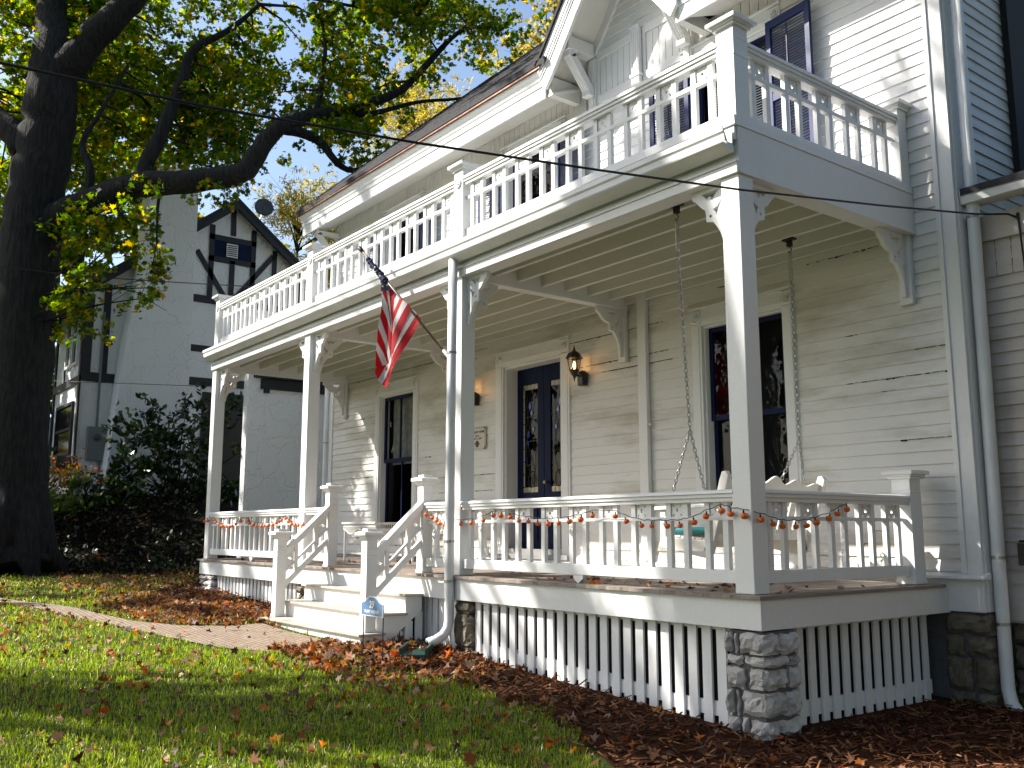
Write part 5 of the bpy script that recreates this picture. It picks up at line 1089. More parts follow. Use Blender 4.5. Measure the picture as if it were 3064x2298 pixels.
# pumpkin light strings
def pumpkin_mesh():
    m_=MB(); k=12; prof=[(0,-.021),(.014,-.022),(.023,-.014),(.027,0),(.024,.014),(.014,.021),(.004,.019),(0,.018)]
    for r_,t in prof:
        for j in range(k): a=2*math.pi*j/k; q=r_*(1+.09*math.cos(a*6)); m_.v.append((q*math.cos(a),q*math.sin(a),t))
    for i in range(len(prof)-1):
        for j in range(k): m_.f.append((i*k+j,i*k+(j+1)%k,(i+1)*k+(j+1)%k,(i+1)*k+j)); m_.m.append(0)
    m_.tube([(0,0,.017),(.002,0,.032),(.0,0,.046)],[.006,.007,.005],6,1); return m_
def garland(pts,label,extra=[]):
    t=thing('pumpkin_light_string',pts[0],label,'string lights','pumpkin light strings on the porch rail'); proto=None
    for i,p in enumerate(pts):
        if proto is None:
            o=pumpkin_mesh().build('pumpkin_light',[M['pumpkin'],M['black']],None,smooth=True); o.parent=t; o.location=Vector(p)-wl(t); proto=o
        else:
            o=inst(proto,t,p)
        s_=random.uniform(.76,.98); o.scale=(s_,s_,s_*random.uniform(.92,1.05)); o.rotation_euler=(random.uniform(-.35,.35),random.uniform(-.35,.35),random.uniform(0,6))
    path=[]
    for i in range(len(pts)-1):
        a,b=Vector(pts[i])+Vector((0,.006,.045)),Vector(pts[i+1])+Vector((0,.006,.045))
        for k in range(4): path.append(a+(b-a)*(k/4)+Vector((0,0,.004*math.sin(k*2+i))))
    path.append(Vector(pts[-1])+Vector((0,0,.045))); m_=MB(); m_.tube(path,.0032,5); m_.build('light_cord',M['cable'],t)
garland(PUMP_A,'string of orange pumpkin lights on the left porch rail')
garland(PUMP_B,'string of orange pumpkin lights on the right porch rail and corner post')
# leaves blown on the deck
n=110; cx_=NR.uniform(-9.8,-.1,n); cy_=NR.uniform(-.02,1.5,n); n2=60; cx_[:n2]=NR.uniform(-2.6,.05,n2); cy_[:n2]=NR.uniform(.05,1.1,n2)
bulk('deck_leaf_litter',leaves(np.stack([cx_,cy_,np.full(n,.012)],1),NR.uniform(.03,.085,n),MAPLE,up=(0,0,1.6),curl=.7),14,[list(range(14))],M['litter'],None,'dry brown leaves blown across the porch deck','leaves','stuff')
# wall box right
o=MB(); o.box(.60,.74,2.50,2.585,.16,.34); o.prism([(.60,.341),(.74,.341),(.73,.36),(.70,.35),(.66,.37),(.63,.35),(.61,.362)],'y',2.52,2.57); one(o,'wall_outlet_box',M['black'],'small black box on the wing wall at the right edge','outlet box',(.67,2.58,.16),bevel=.008)
# cables
cb=thing('overhead_cable',(.55,2.4,3.03),'thick black service cable crossing in front of the balcony to the right corner','cable')
m_=MB(); m_.tube([(-1.6,-9.5,3.1),(-1.15,-7.2,2.83),(-.703,-4.672,2.66),(-.53,-3.686,2.645),(-.324,-2.518,2.68),(-.103,-1.263,2.745),(.097,-.126,2.815),(.34,1.254,2.93),(.534,2.30,3.03),(.60,2.44,3.035),(.72,2.56,3.03),(.78,2.60,2.99)],.0085,8); m_.build('wire',M['cable'],cb,smooth=True)
m_=MB(); m_.tube([(.78,2.655,2.98),(.78,2.60,2.98),(.785,2.59,3.03)],.012,6); m_.tube([(.785,2.595,3.0),(.80,2.60,2.6),(.81,2.60,1.5),(.80,2.61,.34)],.008,6); m_.build('cable_drop',M['cable'],cb)
m_=MB(); m_.tube([(-22,-9.0,4.9),(-11.78,-3.05,4.47),(-11.58,-1.97,4.45),(-11.35,-.84,4.50),(-11.25,.94,4.66),(-11.25,2.3,4.8)],.008,6)
one(m_,'overhead_cable',M['cable'],'twisted grey cable passing in front of the trunk to the left house corner','cable',(-11.25,2.3,4.8))
m_=MB(); m_.tube([(-26,-7,4.2),(-17.74,-.98,3.63),(-16.31,.07,3.5),(-14.74,1.31,3.36),(-13.5,2.3,3.33)],.006,6)
one(m_,'overhead_cable',M['cable'],'thin wire running low across the neighbouring white stucco wall','cable',(-13.5,2.3,3.33))
# ------------------------------------------------------------------ neighbouring half-timbered house
T=-19.2
td=thing('tudor_house',(-20.5,2.5,.9),'white stucco half timbered house with a broad tapering chimney, behind the tree','house')
YL,YR,YG=-.12,6.84,3.36
gzt=lambda y:8.95-.80*abs(y-YG)
m_=MB(); m_.prism([(YL,.2),(YR,.2),(YR,gzt(YR)),(YG,gzt(YG)-.02),(YL,gzt(YL))],'x',-21.9,T); m_.build('stucco_wall',M['stucco'],td)
m_=MB()
for sgn,ye in ((-1,YL-.35),(1,YR+.3)):
    m_.prism([(YG,gzt(YG)+.0),(ye,gzt(ye)+.0),(ye,gzt(ye)+.12),(YG,gzt(YG)+.13)],'x',-22.4,T+.28)
m_.build('roof',M['roof'],td)
m_=MB()
for sgn,ye in ((-1,YL-.35),(1,YR+.3)):
    m_.prism([(YG,gzt(YG)-.17),(ye,gzt(ye)-.17),(ye,gzt(ye)-.002),(YG,gzt(YG)-.002)],'x',T+.18,T+.27)
m_.build('bargeboard',M['timber'],td)
m_=MB(); TX=T+.035
def beam(a,b,w_): m_.bar((T+.012,a[0],a[1]),(T+.012,b[0],b[1]),.05,w_,up=(0,0,1) if abs(a[0]-b[0])>abs(a[1]-b[1]) else (0,1,0))
for a,b,w_ in [((2.3,6.29),(6.4,6.29),.19),((2.80,6.38),(2.80,8.3),.13),((3.36,8.1),(3.34,8.85),.13),((3.36,6.38),(3.36,7.42),.13),((3.92,6.38),(3.92,8.35),.13),((4.52,6.38),(4.52,7.9),.12),
  ((2.73,7.98),(3.99,7.98),.14),((2.73,7.40),(3.99,7.40),.14),((2.42,7.55),(3.2,6.40),.13),((4.48,7.75),(3.46,6.40),.13),((5.3,7.2),(5.3,6.38),.12),((2.3,5.0),(6.8,5.0),.17),((2.3,4.15),(4.2,4.18),.2),
  ((YL,4.02),(.78,4.02),.22),((YL+.09,4.12),(YL+.09,6.0),.2),((.36,4.12),(.36,6.3),.16),((.72,4.12),(1.02,6.9),.14)]: beam(a,b,w_)
m_.build('timber_frame',M['timber'],td)
m_=MB(); m_.box(T+.001,T+.03,2.87,3.86,7.47,7.91); w_=m_.build('attic_window',M['navy'],td)
m_=MB(); m_.box(T+.031,T+.06,3.18,3.48,7.50,7.86); w2=m_.build('vent',M['trim'],w_)
m_=MB()
for i in range(6): m_.box(T+.061,T+.066,3.20,3.46,7.535+i*.052,7.56+i*.052)
m_.build('louvre',M['black'],w_)
# chimney: battered left edge
m_=MB(); pts=[(.30,.2),(2.22,.2),(2.2,9.22),(1.04,9.22),(.94,7.1),(.70,5.0),(.60,3.8)]
m_.prism(pts,'x',T+.0005,-18.6); m_.box(-19.3,-18.57,.99,2.24,9.2205,9.34); m_.lathe([(.12,0),(.14,.0),(.14,.3),(.10,.3),(.10,0)],(-18.95,1.75,9.34),12); m_.build('chimney',M['stucco'],td,bevel=.012)
# front wing (sunlit), corner post, windows
m_=MB(); m_.box(-21.9,T+.04,YL-.05,YL-.001,3.86,4.04); m_.box(T-.10,T+.04,YL-.045,YL-.001,.9,5.9); m_.box(-21.9,-21.78,YL-.045,YL-.001,.9,5.9); m_.box(-20.9,-20.83,YL-.03,YL-.001,4.05,5.9); m_.build('front_timber',M['timber'],td)
def twin(x0,x1,z0,z1,nm='window',dark=False):
    m_=MB(); m_.box(x0,x1,YL-.06,YL-.002,z0,z0+.07); m_.box(x0,x1,YL-.06,YL-.002,z1-.07,z1); m_.box(x0,x0+.07,YL-.06,YL-.002,z0+.07,z1-.07); m_.box(x1-.07,x1,YL-.06,YL-.002,z0+.07,z1-.07); m_.box(x0+.07,x1-.07,YL-.05,YL-.002,(z0+z1)/2-.03,(z0+z1)/2+.03)
    f=m_.build(nm,M['timber' if dark else 'trim'],td); g=MB(); g.box(x0+.07,x1-.07,YL-.012,YL-.004,z0+.07,z1-.07); g.build('pane',simple('dark window glass',(.015,.017,.02),.08,spec=.8),f)
twin(-20.75,-20.2,4.35,5.85); twin(-20.1,-19.55,4.35,5.85); twin(-21.3,-19.62,2.2,3.47,dark=True)
m_=MB(); m_.box(-21.6,-19.55,YL-.32,YL-.01,1.85,2.15); m_.build('window_box',M['timber'],td)
m_=MB(); m_.prism([(YL-.35,4.0+1.85),(YL-.9,3.3+2.2),(YL-.9,3.4+2.2),(YL-.35,4.1+1.85)],'x',-22.3,T+.3); m_.build('front_eave',M['timber'],td)
# lower dark wing beyond, and rear stucco block beside the white house
m_=MB(); m_.box(-24.8,-21.901,-.3,3,.2,3.3); m_.build('side_wing_wall',M['stucco'],td); m_=MB(); m_.prism([(-.75,3.1),(3,5.4),(3,5.5),(-.75,3.2)],'x',-25,-21.905); m_.box(-24.9,-21.905,-.33,-.29,3.0,3.35); m_.build('side_wing_roof',M['roof'],td)
m_=MB(); m_.box(-13.72,-13.5,1.70,4.6,-.5,3.62); m_.build('garden_block',M['stucco'],td,bevel=.01); m_=MB(); m_.box(-13.499,-13.44,1.95,4.0,3.22,3.42); m_.prism([(1.80,3.43),(4.7,3.43),(4.7,3.50),(1.80,3.50)],'x',-13.8,-13.38) ; m_.box(-13.499,-13.42,2.02,2.12,3.14,3.22); m_.build('garden_block_timber',M['timber'],td)
m_=MB(); m_.box(T+.002,T+.05,2.75,4.4,.9,3.9); m_.build('garden_door',M['black'],td)
# meter
em=thing('electric_meter',(T+.05,.29,2.07),'grey electric meter box with conduit on the neighbouring stucco wall','electric meter')
m_=MB(); m_.box(T+.005,T+.14,.09,.49,2.05,2.84); m_.build('meter_cabinet',M['greybox'],em,bevel=.01)
m_=MB(); m_.lathe([(.075,.14),(.075,.19),(.06,.21),(0,.215)],(T,.29,2.58),14,axis='x'); m_.build('meter_dial',M['dish'],em,smooth=True)
m_=MB(); m_.tube([(T+.06,.29,2.84),(T+.06,.29,5.6)],.03,8); m_.tube([(T+.06,.40,2.05),(T+.06,.40,.9)],.025,8); m_.build('conduit',M['greybox'],em)
# dish
sd=thing('satellite_dish',(-19.6,4.05,8.3),'round dark satellite dish standing on the neighbouring roof','satellite dish')
m_=MB(); c=Vector((-19.55,4.30,9.16)); ax_=Vector((.93,-.25,.25)).normalized(); u_=ax_.cross(Vector((0,0,1))).normalized(); v_=u_.cross(ax_)
k=len(m_.v); rings=[0,.09,.18,.26]
for r_ in rings:
    for j in range(24): t=2*math.pi*j/24; m_.v.append(tuple(c+u_*r_*math.cos(t)+v_*r_*1.04*math.sin(t)+ax_*(r_*r_*.9)))
for i in range(3):
    for j in range(24): m_.f.append((i*24+j,i*24+(j+1)%24,(i+1)*24+(j+1)%24,(i+1)*24+j)); m_.m.append(0)
o=m_.build('reflector',M['dish'],sd,smooth=True); md=o.modifiers.new('thickness','SOLIDIFY'); md.thickness=.015
m_=MB(); m_.tube([c,c+Vector((-.03,-.02,-.15)),Vector((-19.6,4.06,8.30))],.022,8); m_.build('mast',M['galv'],sd); m_=MB(); m_.tube([c-v_*.22,c+ax_*.3-v_*.12],.01,6); m_.build('feed_arm',M['dish'],sd)
# ------------------------------------------------------------------ trees
def limb_tube(mb,pts,n=10,sub=4,wob=.03,flute=0):
    """smooth tube through (x,y,z,r) stations"""
    P=[Vector(p[:3]) for p in pts]; Rr=[p[3] for p in pts]; path=[]; rad=[]
    for i in range(len(P)-1):
        p0,p1,p2,p3=P[max(i-1,0)],P[i],P[i+1],P[min(i+2,len(P)-1)]
        for k in range(sub):
            t=k/sub; path.append(.5*((2*p1)+(p2-p0)*t+(2*p0-5*p1+4*p2-p3)*t*t+(3*p1-p0-3*p2+p3)*t**3)+Vector((random.gauss(0,1),random.gauss(0,1),random.gauss(0,.5)))*wob*Rr[i]); rad.append((Rr[i]*(1-t)+Rr[i+1]*t)*random.uniform(.95,1.06))
    path.append(P[-1]); rad.append(Rr[-1]); mb.tube(path,rad,n); return path
def twigs_to(mb,limbpts,centres,r0=.025):
    A=np.array([tuple(p) for p in limbpts])
    for c in centres:
        d=np.linalg.norm(A-np.array(c),axis=1)+ .35*np.maximum(0,A[:,2]-c[2]); i=int(d.argmin()); p=Vector(A[i]); q=Vector(c); L_=(q-p).length
        if L_>5.5: continue
        m1=p.lerp(q,.35)+Vector((random.gauss(0,.1),random.gauss(0,.1),.08))*L_*.5; m2=p.lerp(q,.7)+Vector((random.gauss(0,.1),random.gauss(0,.1),.05))*L_*.4
        r_=min(.05,r0*.6+.008*L_); mb.tube([p,m1,m2,q],[r_,r_*.7,r_*.45,r_*.2],5,cap=False)
        for k in range(3):
            e=q+Vector((random.gauss(0,.22),random.gauss(0,.22),random.gauss(0,.2))); mb.tube([m2.lerp(q,random.random()),e],[r_*.25,.003],4,cap=False)
def crown_pts(clumps,dens,rng=NR,flat=.75,twig=.3):
    out=[]
    for c in clumps:
        r_=c[3]; n=int(dens*r_**2.2); ns=max(4,int(n/14)); sub=rng.normal(size=(ns,3))*r_*.62*np.array([1,1,flat]); idx=rng.integers(0,ns,n)
        out.append(np.array(c[:3])+sub[idx]+rng.normal(size=(n,3))*.085*np.array([1,1,.8]))
    return np.concatenate(out)
mt=thing('maple_tree',(-15.9,-1.9,.2),'big shade tree with a dark ridged trunk and long arching boughs of green leaves','tree')
tm=MB(); allp=[]
for i,l in enumerate(LIMBS):
    p=limb_tube(tm,l,16 if i==0 else 12,5,.05); allp+=[tuple(q) for q in p]
# root flare
for k in range(7):
    a=k*.9+.3; b=Vector((-15.85,-1.9,.9)); e=b+Vector((1.05*math.cos(a),1.05*math.sin(a),0)); e.z=float(ground(e.x,e.y))-.05; tm.tube([b+Vector((.3*math.cos(a),.3*math.sin(a),.35)),b.lerp(e,.6)+Vector((0,0,-.05)),e],[.3,.24,.1],8)
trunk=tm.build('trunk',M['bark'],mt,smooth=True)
bt=MB()
upper=[]
rr=random.Random(3)
for i in range(30):   # the part of the crown above the picture
    a=rr.uniform(0,6.28); q=rr.uniform(0,1)**.6*6.8; upper.append((-15.6+q*math.cos(a),-.6+q*math.sin(a),rr.uniform(12.3,18.5)-q*.45,rr.uniform(.7,1.15)))
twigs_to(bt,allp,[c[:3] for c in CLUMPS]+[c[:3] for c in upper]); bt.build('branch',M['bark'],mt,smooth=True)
pts=crown_pts(CLUMPS,820); n=len(pts); print('maple leaves',n)
bulk('crown',leaves(pts,NR.uniform(.075,.145,n),MAPLE,up=(-.25,-.25,.75),updist=.75,curl=.35),14,[list(range(14))],M['maple'],mt)
pts=crown_pts(upper,170); n=len(pts)
bulk('upper_crown',leaves(pts,NR.uniform(.15,.26,n),MAPLE,up=(-.25,-.25,.75),updist=.75,curl=.3),14,[list(range(14))],M['maple'],mt)
def back_tree(base,h,cr,ncl,dens,mat_,lab,shape=OVAL,k=6,size=(.12,.2),seed=1,rc=(.6,1.1),low=.35,name='background_tree',grp='trees beyond the houses'):
    rr=random.Random(seed); t=thing(name,base,lab,'tree',grp); b=Vector(base); top=b+Vector((rr.uniform(-.4,.4),rr.uniform(-.4,.4),h*.85)); m_=MB()
    pth=limb_tube(m_,[(*b,.045*h*.6),(*b.lerp(top,.35),.03*h*.6),(*b.lerp(top,.7),.016*h*.6),(*top,.02)],10,5,.1); cl=[]
    for i in range(ncl):
        u=rr.uniform(low,1.0); a=rr.uniform(0,6.28); e=math.sin(math.pi*min(1,(u-low+.12)/(1.12-low)))**.7; q=cr*e*rr.uniform(.25,1)
        cl.append((b.x+q*math.cos(a),b.y+q*math.sin(a),b.z+h*u+rr.uniform(-.3,.3),rr.uniform(*rc)))
    lp=[tuple(p) for p in pth]
    for c in cl:
        j=min(range(len(lp)),key=lambda i:abs(lp[i][2]-(c[2]-.25*cr))); p=Vector(lp[j]); q=Vector(c[:3]); m1=p.lerp(q,.5)+Vector((rr.gauss(0,.15),rr.gauss(0,.15),.15)); m_.tube([p,m1,q],[.012*h*.35,.02,.006],5,cap=False)
        for _ in range(3): e=q+Vector((rr.gauss(0,.6),rr.gauss(0,.6),rr.gauss(0,.5))); m_.tube([m1.lerp(q,rr.random()),e],[.012,.003],4,cap=False)
    m_.build('trunk',M['bark'],t,smooth=True); pts=crown_pts(cl,dens,flat=.8); n=len(pts)
    bulk('crown',leaves(pts,NR.uniform(*size,n),shape,up=(-.2,-.2,.6),updist=.9,curl=.3),k,[list(range(k))],mat_,t); return t
back_tree((-27,-5.5,.6),15,5.0,85,130,M['farleaf'],'leafy green and orange tree at the far left behind the big trunk',MAPLE,14,(.22,.36),5,(.9,1.5),.12)
back_tree((-29,1.5,.6),17,5.5,85,120,M['farleaf'],'tall green tree rising behind the neighbouring chimney',MAPLE,14,(.22,.38),6,(.9,1.5),.15)
back_tree((-36,-3,.6),16,6,80,110,M['farleaf'],'bushy green tree far behind the neighbouring house front',MAPLE,14,(.28,.42),16,(1.0,1.6),.1)
back_tree((-25.7,8.4,.4),12.0,3.6,60,330,M['yellowleaf'],'airy pale yellow tree between the two roofs',SLIM,4,(.14,.28),7,(.7,1.2),.45)
back_tree((-21.9,10.6,.3),15.5,3.4,56,330,M['yellowleaf'],'wispy yellow tree showing above the left slope of the dark roof',SLIM,4,(.14,.28),8,(.7,1.2),.5)
back_tree((-18.9,14.2,.3),19.0,4.0,50,260,M['yellowleaf'],'tall yellow green tree peeking over the dark roof beside the gable',OVAL,6,(.14,.24),9,(.8,1.3),.5)
# ------------------------------------------------------------------ shrubs and ground cover
def shrub(base,cl,dens,mat_,shape,k,size,lab,cat='shrub',up=(-.3,-.3,.7),name='shrub',stems=10,updist=.8):
    t=thing(name,base,lab,cat); b=Vector(base); m_=MB()
    for c in cl:
        q=Vector(c[:3]); s_=b+Vector((random.gauss(0,.15),random.gauss(0,.15),0)); s_.z=float(ground(s_.x,s_.y))-.02; m_.tube([s_,s_.lerp(q,.5)+Vector((random.gauss(0,.08),random.gauss(0,.08),.1)),q],[.018,.012,.005],5,cap=False)
    m_.build('stem',M['bark'],t); pts=crown_pts(cl,dens,flat=.9); n=len(pts)
    bulk('foliage',leaves(pts,NR.uniform(*size,n),shape,up=up,updist=updist,curl=.5),k,[list(range(k))],mat_,t); return t
rr=random.Random(12)
cl=[]
for i in range(34):
    u=rr.uniform(0,1); y=.2+2.9*u; x=-17.6+rr.uniform(-.55,.55)+.9*u; zt=1.25+2.0*math.sin(math.pi*min(1,.15+u*.75)); cl.append((x,y,rr.uniform(.85,zt),rr.uniform(.38,.6)))
for (x,y,z) in ((-17.8,.75,2.9),(-17.5,1.05,3.2),(-17.2,1.75,3.35),(-16.9,2.55,3.55),(-17.6,.8,3.15),(-17.0,2.5,3.3),(-17.2,1.7,3.0),(-16.6,2.9,3.2),(-16.2,3.2,2.6)): cl.append((x,y,z,.26))
shrub((-17.2,1.6,.9),cl,520,M['shrub'],OVAL,6,(.12,.22),'large dark glossy leaved shrub against the white stucco chimney wall',name='shrub')
cl=[(-18.35+rr.uniform(-.35,.35),-.75+rr.uniform(-.45,.45),1.0+rr.uniform(.1,.9),.3) for _ in range(12)]
shrub((-18.35,-.75,.8),cl,650,M['azalea'],OVAL,6,(.06,.11),'small reddening azalea bush between the trunk and the corner of the stucco house',name='azalea_bush')
cl=[(-17.6+rr.uniform(-.3,.3),-.35+rr.uniform(-.4,.3),1.2+rr.uniform(.1,.7),.25) for _ in range(9)]
shrub((-17.6,-.35,.85),cl,700,M['azalea'],OVAL,6,(.06,.11),'orange tinged azalea bush under the electric meter',name='azalea_bush')
cl=[(-17.05+rr.uniform(-.35,.35),-.75+rr.uniform(-.35,.35),.75+rr.uniform(0,.65),.25) for _ in range(10)]
hy=shrub((-17.05,-.75,.6),cl,420,M['hydrangea'],OVAL,6,(.13,.22),'hydrangea with faded green flower heads beside the trunk',cat='flowering shrub',name='hydrangea')
for p in ((-17.05,-.55,1.62),(-16.85,-.38,1.52),(-17.2,-.95,1.18),(-16.8,-.72,.98)):
    q=NR.normal(size=(260,3)); q/=np.linalg.norm(q,axis=1)[:,None]; q*=NR.uniform(.55,1,260)[:,None]; q=q*np.array([.11,.11,.08])+np.array(p)
    bulk('flower_head',leaves(q,.045,OVAL,updist=1,curl=.2),6,[list(range(6))],M['bloom'],hy)
# ivy on the dark bank
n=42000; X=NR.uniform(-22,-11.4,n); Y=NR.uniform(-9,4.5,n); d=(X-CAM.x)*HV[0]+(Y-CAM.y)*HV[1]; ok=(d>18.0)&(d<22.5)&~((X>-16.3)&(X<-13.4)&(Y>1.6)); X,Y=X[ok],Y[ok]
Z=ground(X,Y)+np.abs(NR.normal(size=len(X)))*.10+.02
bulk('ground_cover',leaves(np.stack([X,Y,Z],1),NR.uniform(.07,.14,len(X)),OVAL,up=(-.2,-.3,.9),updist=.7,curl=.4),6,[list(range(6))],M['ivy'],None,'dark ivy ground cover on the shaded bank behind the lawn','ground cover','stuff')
# ------------------------------------------------------------------ lawn, leaves, mulch
def visible(X,Y,pad=.42):
    dx,dy=X-CAM.x,Y-CAM.y; dep=dx*HV[0]+dy*HV[1]; lat=dx*HV[1]*1.0+dy*(-HV[0]); return (dep>2.6)&(np.abs(lat)/np.maximum(dep,.1)<.56+pad)
def depth(X,Y): return (X-CAM.x)*HV[0]+(Y-CAM.y)*HV[1]
HOUSE=[(-11.2,-.03),(.1,-.03),(.1,2.4),(-11.2,2.4)]; STEP=[(-6.5,-.79),(-4.1,-.79),(-4.1,0),(-6.5,0)]
def onlawn(X,Y):
    ok=visible(X,Y)&~pipv(X,Y,PATH)&~pipv(X,Y,HOUSE)&~pipv(X,Y,STEP)
    j=.12*np.sin(X*5+Y*3)+.08*np.sin(X*11); mu=pipv(X,Y+j,MULCH); return ok&~mu&(depth(X,Y)<18.8)
B=[]
for lo,hi,den in ((2.6,3.5,2500),(3.5,6.5,7000),(6.5,9,4600),(9,13,1900),(13,19,700)):
    area=24*13; X=NR.uniform(-19,3,int(den*22*16*.5)); Y=NR.uniform(-12.5,3.5,len(X)); dd=depth(X,Y); k=(dd>=lo)&(dd<hi); X,Y=X[k],Y[k]; k=onlawn(X,Y); B.append(np.stack([X[k],Y[k]],1))
B=np.concatenate(B); n=len(B); print('grass blades',n)
patch=.5+.5*np.sin(B[:,0]*1.7+2*np.sin(B[:,1]*1.3))*np.sin(B[:,1]*2.3+B[:,0]*.6)
hgt=NR.gamma(4,.0070,n)*(.6+.65*patch)*(1+.25*sm(8,14,depth(B[:,0],B[:,1])))+.012; long_=NR.random(n)<.012; hgt[long_]*=2.4
wid=NR.uniform(.0017,.0034,n)*(1+.12*np.maximum(0,depth(B[:,0],B[:,1])-6)); ang=NR.uniform(0,2*np.pi,n); la=NR.uniform(0,2*np.pi,n); lean=np.abs(NR.normal(.15,.75,n))
z0=ground(B[:,0],B[:,1]); base=np.stack([B[:,0],B[:,1],z0],1); sd_=np.stack([np.cos(ang),np.sin(ang),np.zeros(n)],1); ld_=np.stack([np.cos(la),np.sin(la),np.zeros(n)],1)
up_=np.array([0,0,1.]); V=np.zeros((n,5,3))
mid_=base+up_*(hgt*.58)[:,None]+ld_*(hgt*lean*.28)[:,None]; tip_=base+up_*(hgt*np.clip(1-.28*lean,.25,1))[:,None]+ld_*(hgt*lean*.95)[:,None]
V[:,0]=base-sd_*wid[:,None]; V[:,1]=base+sd_*wid[:,None]; V[:,2]=mid_+sd_*(wid*.8)[:,None]; V[:,3]=mid_-sd_*(wid*.8)[:,None]; V[:,4]=tip_
bulk('lawn_grass',V.reshape(-1,3),5,[[0,1,2,3],[3,2,4]],M['grass'],None,'green lawn grass in front of the porch','grass','stuff')
# fallen leaves: sparse on the lawn, drifts along the path, the mulch and the far lawn
L=[]
def scat(n,x0,x1,y0,y1,f=None):
    X=NR.uniform(x0,x1,n); Y=NR.uniform(y0,y1,n); k=visible(X,Y)&~pipv(X,Y,HOUSE)&~pipv(X,Y,STEP)
    if f is not None: k&=f(X,Y)
    L.append(np.stack([X[k],Y[k]],1))
nz=lambda X,Y:.5+.25*np.sin(X*3.1+1.3*np.sin(Y*2.2))+.25*np.sin(Y*3.7+1.1*np.sin(X*1.9))
inp=lambda X,Y:pipv(X,Y,PATH)
scat(13000,-17,2.0,-10,0,lambda X,Y:~inp(X,Y)&(NR.random(len(X))<.25+.75*nz(X,Y)))
scat(11000,-16.5,-6.4,-4.5,1.0,lambda X,Y:~inp(X,Y)&(NR.random(len(X))<nz(X,Y)*np.where(Y>-2.4-.16*(X+8),.9,.12)))
scat(3800,-9,-5.9,-2.0,-.55,lambda X,Y:~inp(X,Y)&(NR.random(len(X))<.9))
scat(700,-16,-4,-4.5,-.8,lambda X,Y:inp(X,Y)&(NR.random(len(X))<.7))
scat(2600,-4.4,-2.2,-1.6,.0,lambda X,Y:NR.random(len(X))<np.clip(1.15-.45*(X+4.4),0,1)*.9)
scat(420,-2.6,1.5,-2.0,.0,lambda X,Y:NR.random(len(X))<.30)
scat(900,-14,-10.6,-1,2.5)
L=np.concatenate(L); n=len(L); print('fallen leaves',n)
zz=ground(L[:,0],L[:,1])+NR.uniform(.012,.06,n)
bulk('fallen_leaves',leaves(np.stack([L[:,0],L[:,1],zz],1),NR.gamma(6,.0075,n)*np.where(depth(L[:,0],L[:,1])>10,.85,1)+.012,MAPLE,up=(0,0,1),updist=.45,curl=.85),14,[list(range(14))],M['litter'],None,'fallen autumn leaves scattered over the lawn and drifted against the porch','fallen leaves','stuff')
n=30000; X=NR.uniform(-12,3,n); Y=NR.uniform(-2.6,2.4,n); k=pipv(X,Y,MULCH)&~pipv(X,Y,HOUSE)&~pipv(X,Y,STEP)&visible(X,Y); k&=(NR.random(n)<np.where(X>-4.2,1.0,.45)); X,Y=X[k],Y[k]; n=len(X); print('chips',n)
c=np.stack([X,Y,ground(X,Y)+.012+np.abs(NR.normal(0,.016,n))],1); a=NR.uniform(0,2*np.pi,n); t=NR.normal(0,.3,n); dirv=np.stack([np.cos(a)*np.cos(t),np.sin(a)*np.cos(t),np.sin(t)],1); side=np.stack([-np.sin(a),np.cos(a),NR.normal(0,.4,n)],1); side/=np.linalg.norm(side,axis=1)[:,None]; nn=np.cross(dirv,side)
ln=NR.gamma(4,.0085,n)[:,None]+.008; wd=NR.uniform(.003,.009,n)[:,None]; th=NR.uniform(.001,.003,n)[:,None]
V=np.stack([c-dirv*ln-side*wd+nn*th,c+dirv*ln-side*wd+nn*th,c+dirv*ln*.9+side*wd+nn*th,c-dirv*ln*.9+side*wd+nn*th,c-dirv*ln-side*wd-nn*th,c+dirv*ln-side*wd-nn*th,c+dirv*ln*.9+side*wd-nn*th,c-dirv*ln*.9+side*wd-nn*th],1)
bulk('mulch_chips',V.reshape(-1,3),8,[[0,1,2,3],[4,7,6,5],[0,4,5,1],[1,5,6,2],[2,6,7,3],[3,7,4,0]],M['mulch'],None,'brown wood mulch chips along the foot of the porch','mulch','stuff')
# ------------------------------------------------------------------ unseen trees, added to block sky light and cast shade on the yard
def unseen_tree(base,h,cr,ncl,dens,seed,lab,low=.35,size=(.3,.48),rc=(1.0,1.6),tr=.3,clumps=None):
    rr=random.Random(seed); t=thing('unseen_tree',base,lab,'tree','unseen trees added for shade'); b=Vector(base); top=b+Vector((0,0,h*.8)); m_=MB()
    pth=limb_tube(m_,[(*b,tr*1.5),(*b.lerp(top,.1),tr),(*b.lerp(top,.4),tr*.85),(*b.lerp(top,.7),tr*.5),(*top,.04)],12,5,.08); cl=list(clumps or [])
    for i in range(ncl):
        u=rr.uniform(low,1.0); a=rr.uniform(0,6.28); e=math.sin(math.pi*min(1,(u-low+.14)/(1.14-low)))**.6; q=cr*e*rr.uniform(.2,1)
        cl.append((b.x+q*math.cos(a),b.y+q*math.sin(a),b.z+h*u,rr.uniform(*rc)))
    lp=[tuple(p) for p in pth]
    for c in cl:
        q=Vector(c[:3]); L_=math.hypot(q.x-b.x,q.y-b.y); j=min(range(len(lp)),key=lambda i:abs(lp[i][2]-(c[2]-.5*L_))); p=Vector(lp[j]); m1=p.lerp(q,.5)+Vector((rr.gauss(0,.2),rr.gauss(0,.2),.25)); m_.tube([p,m1,q],[.05+.012*L_,.03+.006*L_,.012],6,cap=False)
    m_.build('trunk',M['bark'],t,smooth=True); pts=crown_pts(cl,dens,flat=.8); n=len(pts)
    bulk('crown',leaves(pts,NR.uniform(*size,n),MAPLE,up=(0,0,.7),updist=.8,curl=.3),14,[list(range(14))],M['shade'],t)
gr=lambda x,y:float(ground(x,y))-.05
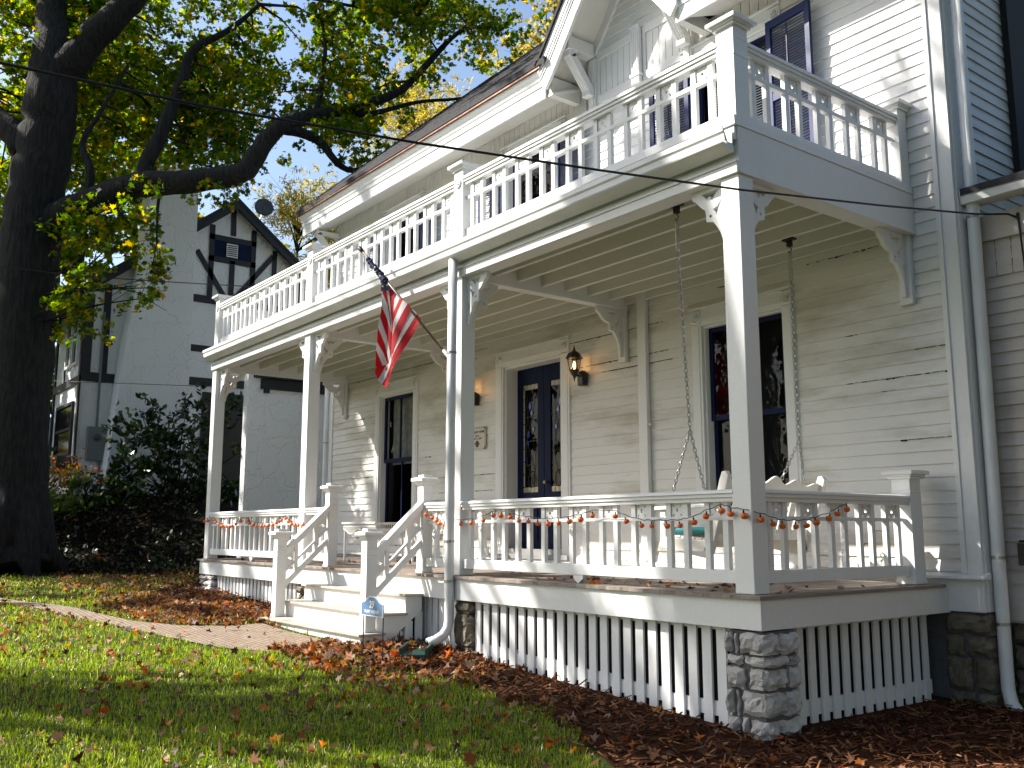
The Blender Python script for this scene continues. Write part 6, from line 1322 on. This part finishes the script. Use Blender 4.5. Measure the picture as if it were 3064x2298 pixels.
for x,y,h,cr,ncl,seed,lab in ((6.8,3.2,13,4.0,60,27,'unseen tree added close to the right of the house to block sky light'),(7.5,-3.0,15,4.2,60,28,'unseen tree added right of the viewer to block sky light'),(-0.5,-12.3,15.5,4.7,85,29,'unseen tree added behind the viewer to shade the right yard'),(8.5,-7.5,14,4.5,60,33,'unseen tree added behind and right of the viewer to block sky light'),(-23.4,-9.6,17,4.6,75,30,'unseen tree added left of the big trunk to shade it'),(12,1,17,6,60,21,'big unseen tree added far right of the house to block sky light'),(1,-17,15,5.5,55,23,'unseen tree added near the road behind the viewer to block sky light'),
    (-9,-30,15,6,50,24,'unseen tree added over the road opposite the steps to block horizon light'),(-22,-32,16,7,50,25,'unseen tree added over the road at left to block horizon light'),(4,-30,15,6,50,26,'unseen tree added over the road at right to block horizon light')):
    unseen_tree((x,y,gr(x,y)),h,cr,ncl,34,seed,lab,low=.22)
# near shade tree, unseen: clumps set along sun rays to dapple porch and lawn
NEAR=[]; rn=random.Random(77)
def up(x,y,z,h): t=(h-z)/1.07; return (x-t,y-.95*t,h)
for k in range(9): u=k/8; NEAR.append((*up(-4.5+2.5*u,-3.95+3.1*u,-.8,8.6+.5*math.sin(k*2)),.20+.14*u))
for k in range(20): NEAR.append((*up(rn.uniform(-1.7,1.4),rn.uniform(-1.7,-.4),-.88,rn.uniform(7.6,10.5)),rn.uniform(.3,.55)))
for k in range(17): NEAR.append((*up(rn.uniform(-3.0,.1),-.05,rn.uniform(-.9,1.1),rn.uniform(8,11)),rn.uniform(.28,.45)))
for x,y in ((-1.75,-4.0),(-1.45,-3.5),(-1.4,-2.9),(-4.2,-5.5)): NEAR.append((*up(x,y,-.85,8.2),.3))
for k in range(20): NEAR.append((*up(rn.uniform(-1.2,.5),2.36,rn.uniform(3.9,6.6),rn.uniform(12.5,15)),rn.uniform(.22,.40)))
for k in range(14): NEAR.append((*up(rn.uniform(-9,-.5),0,rn.uniform(3.0,4.2),rn.uniform(11,14)),rn.uniform(.18,.32)))
unseen_tree((-11.6,-11.9,gr(-11.6,-11.9)),15.5,3.0,4,52,31,'unseen shade tree left of the viewer, crown shaped to cast dapples',low=.74,size=(.14,.22),rc=(.6,.95),tr=.32,clumps=NEAR)
# unseen evergreen hedge, added on the right to block low sky light
hx=[]; rh=random.Random(5)
for i in range(40): hx.append((8.6+rh.uniform(-.5,.5),-7+i*.36,rh.uniform(.2,4.6),.75))
th=thing('hedge',(8.6,-1,-1.1),'tall unseen hedge added on the right to block sky light','hedge'); pts=crown_pts(hx,420,flat=.9); n=len(pts); bulk('foliage',leaves(pts,NR.uniform(.16,.26,n),OVAL,updist=1,curl=.3),6,[list(range(6))],M['shrub'],th)
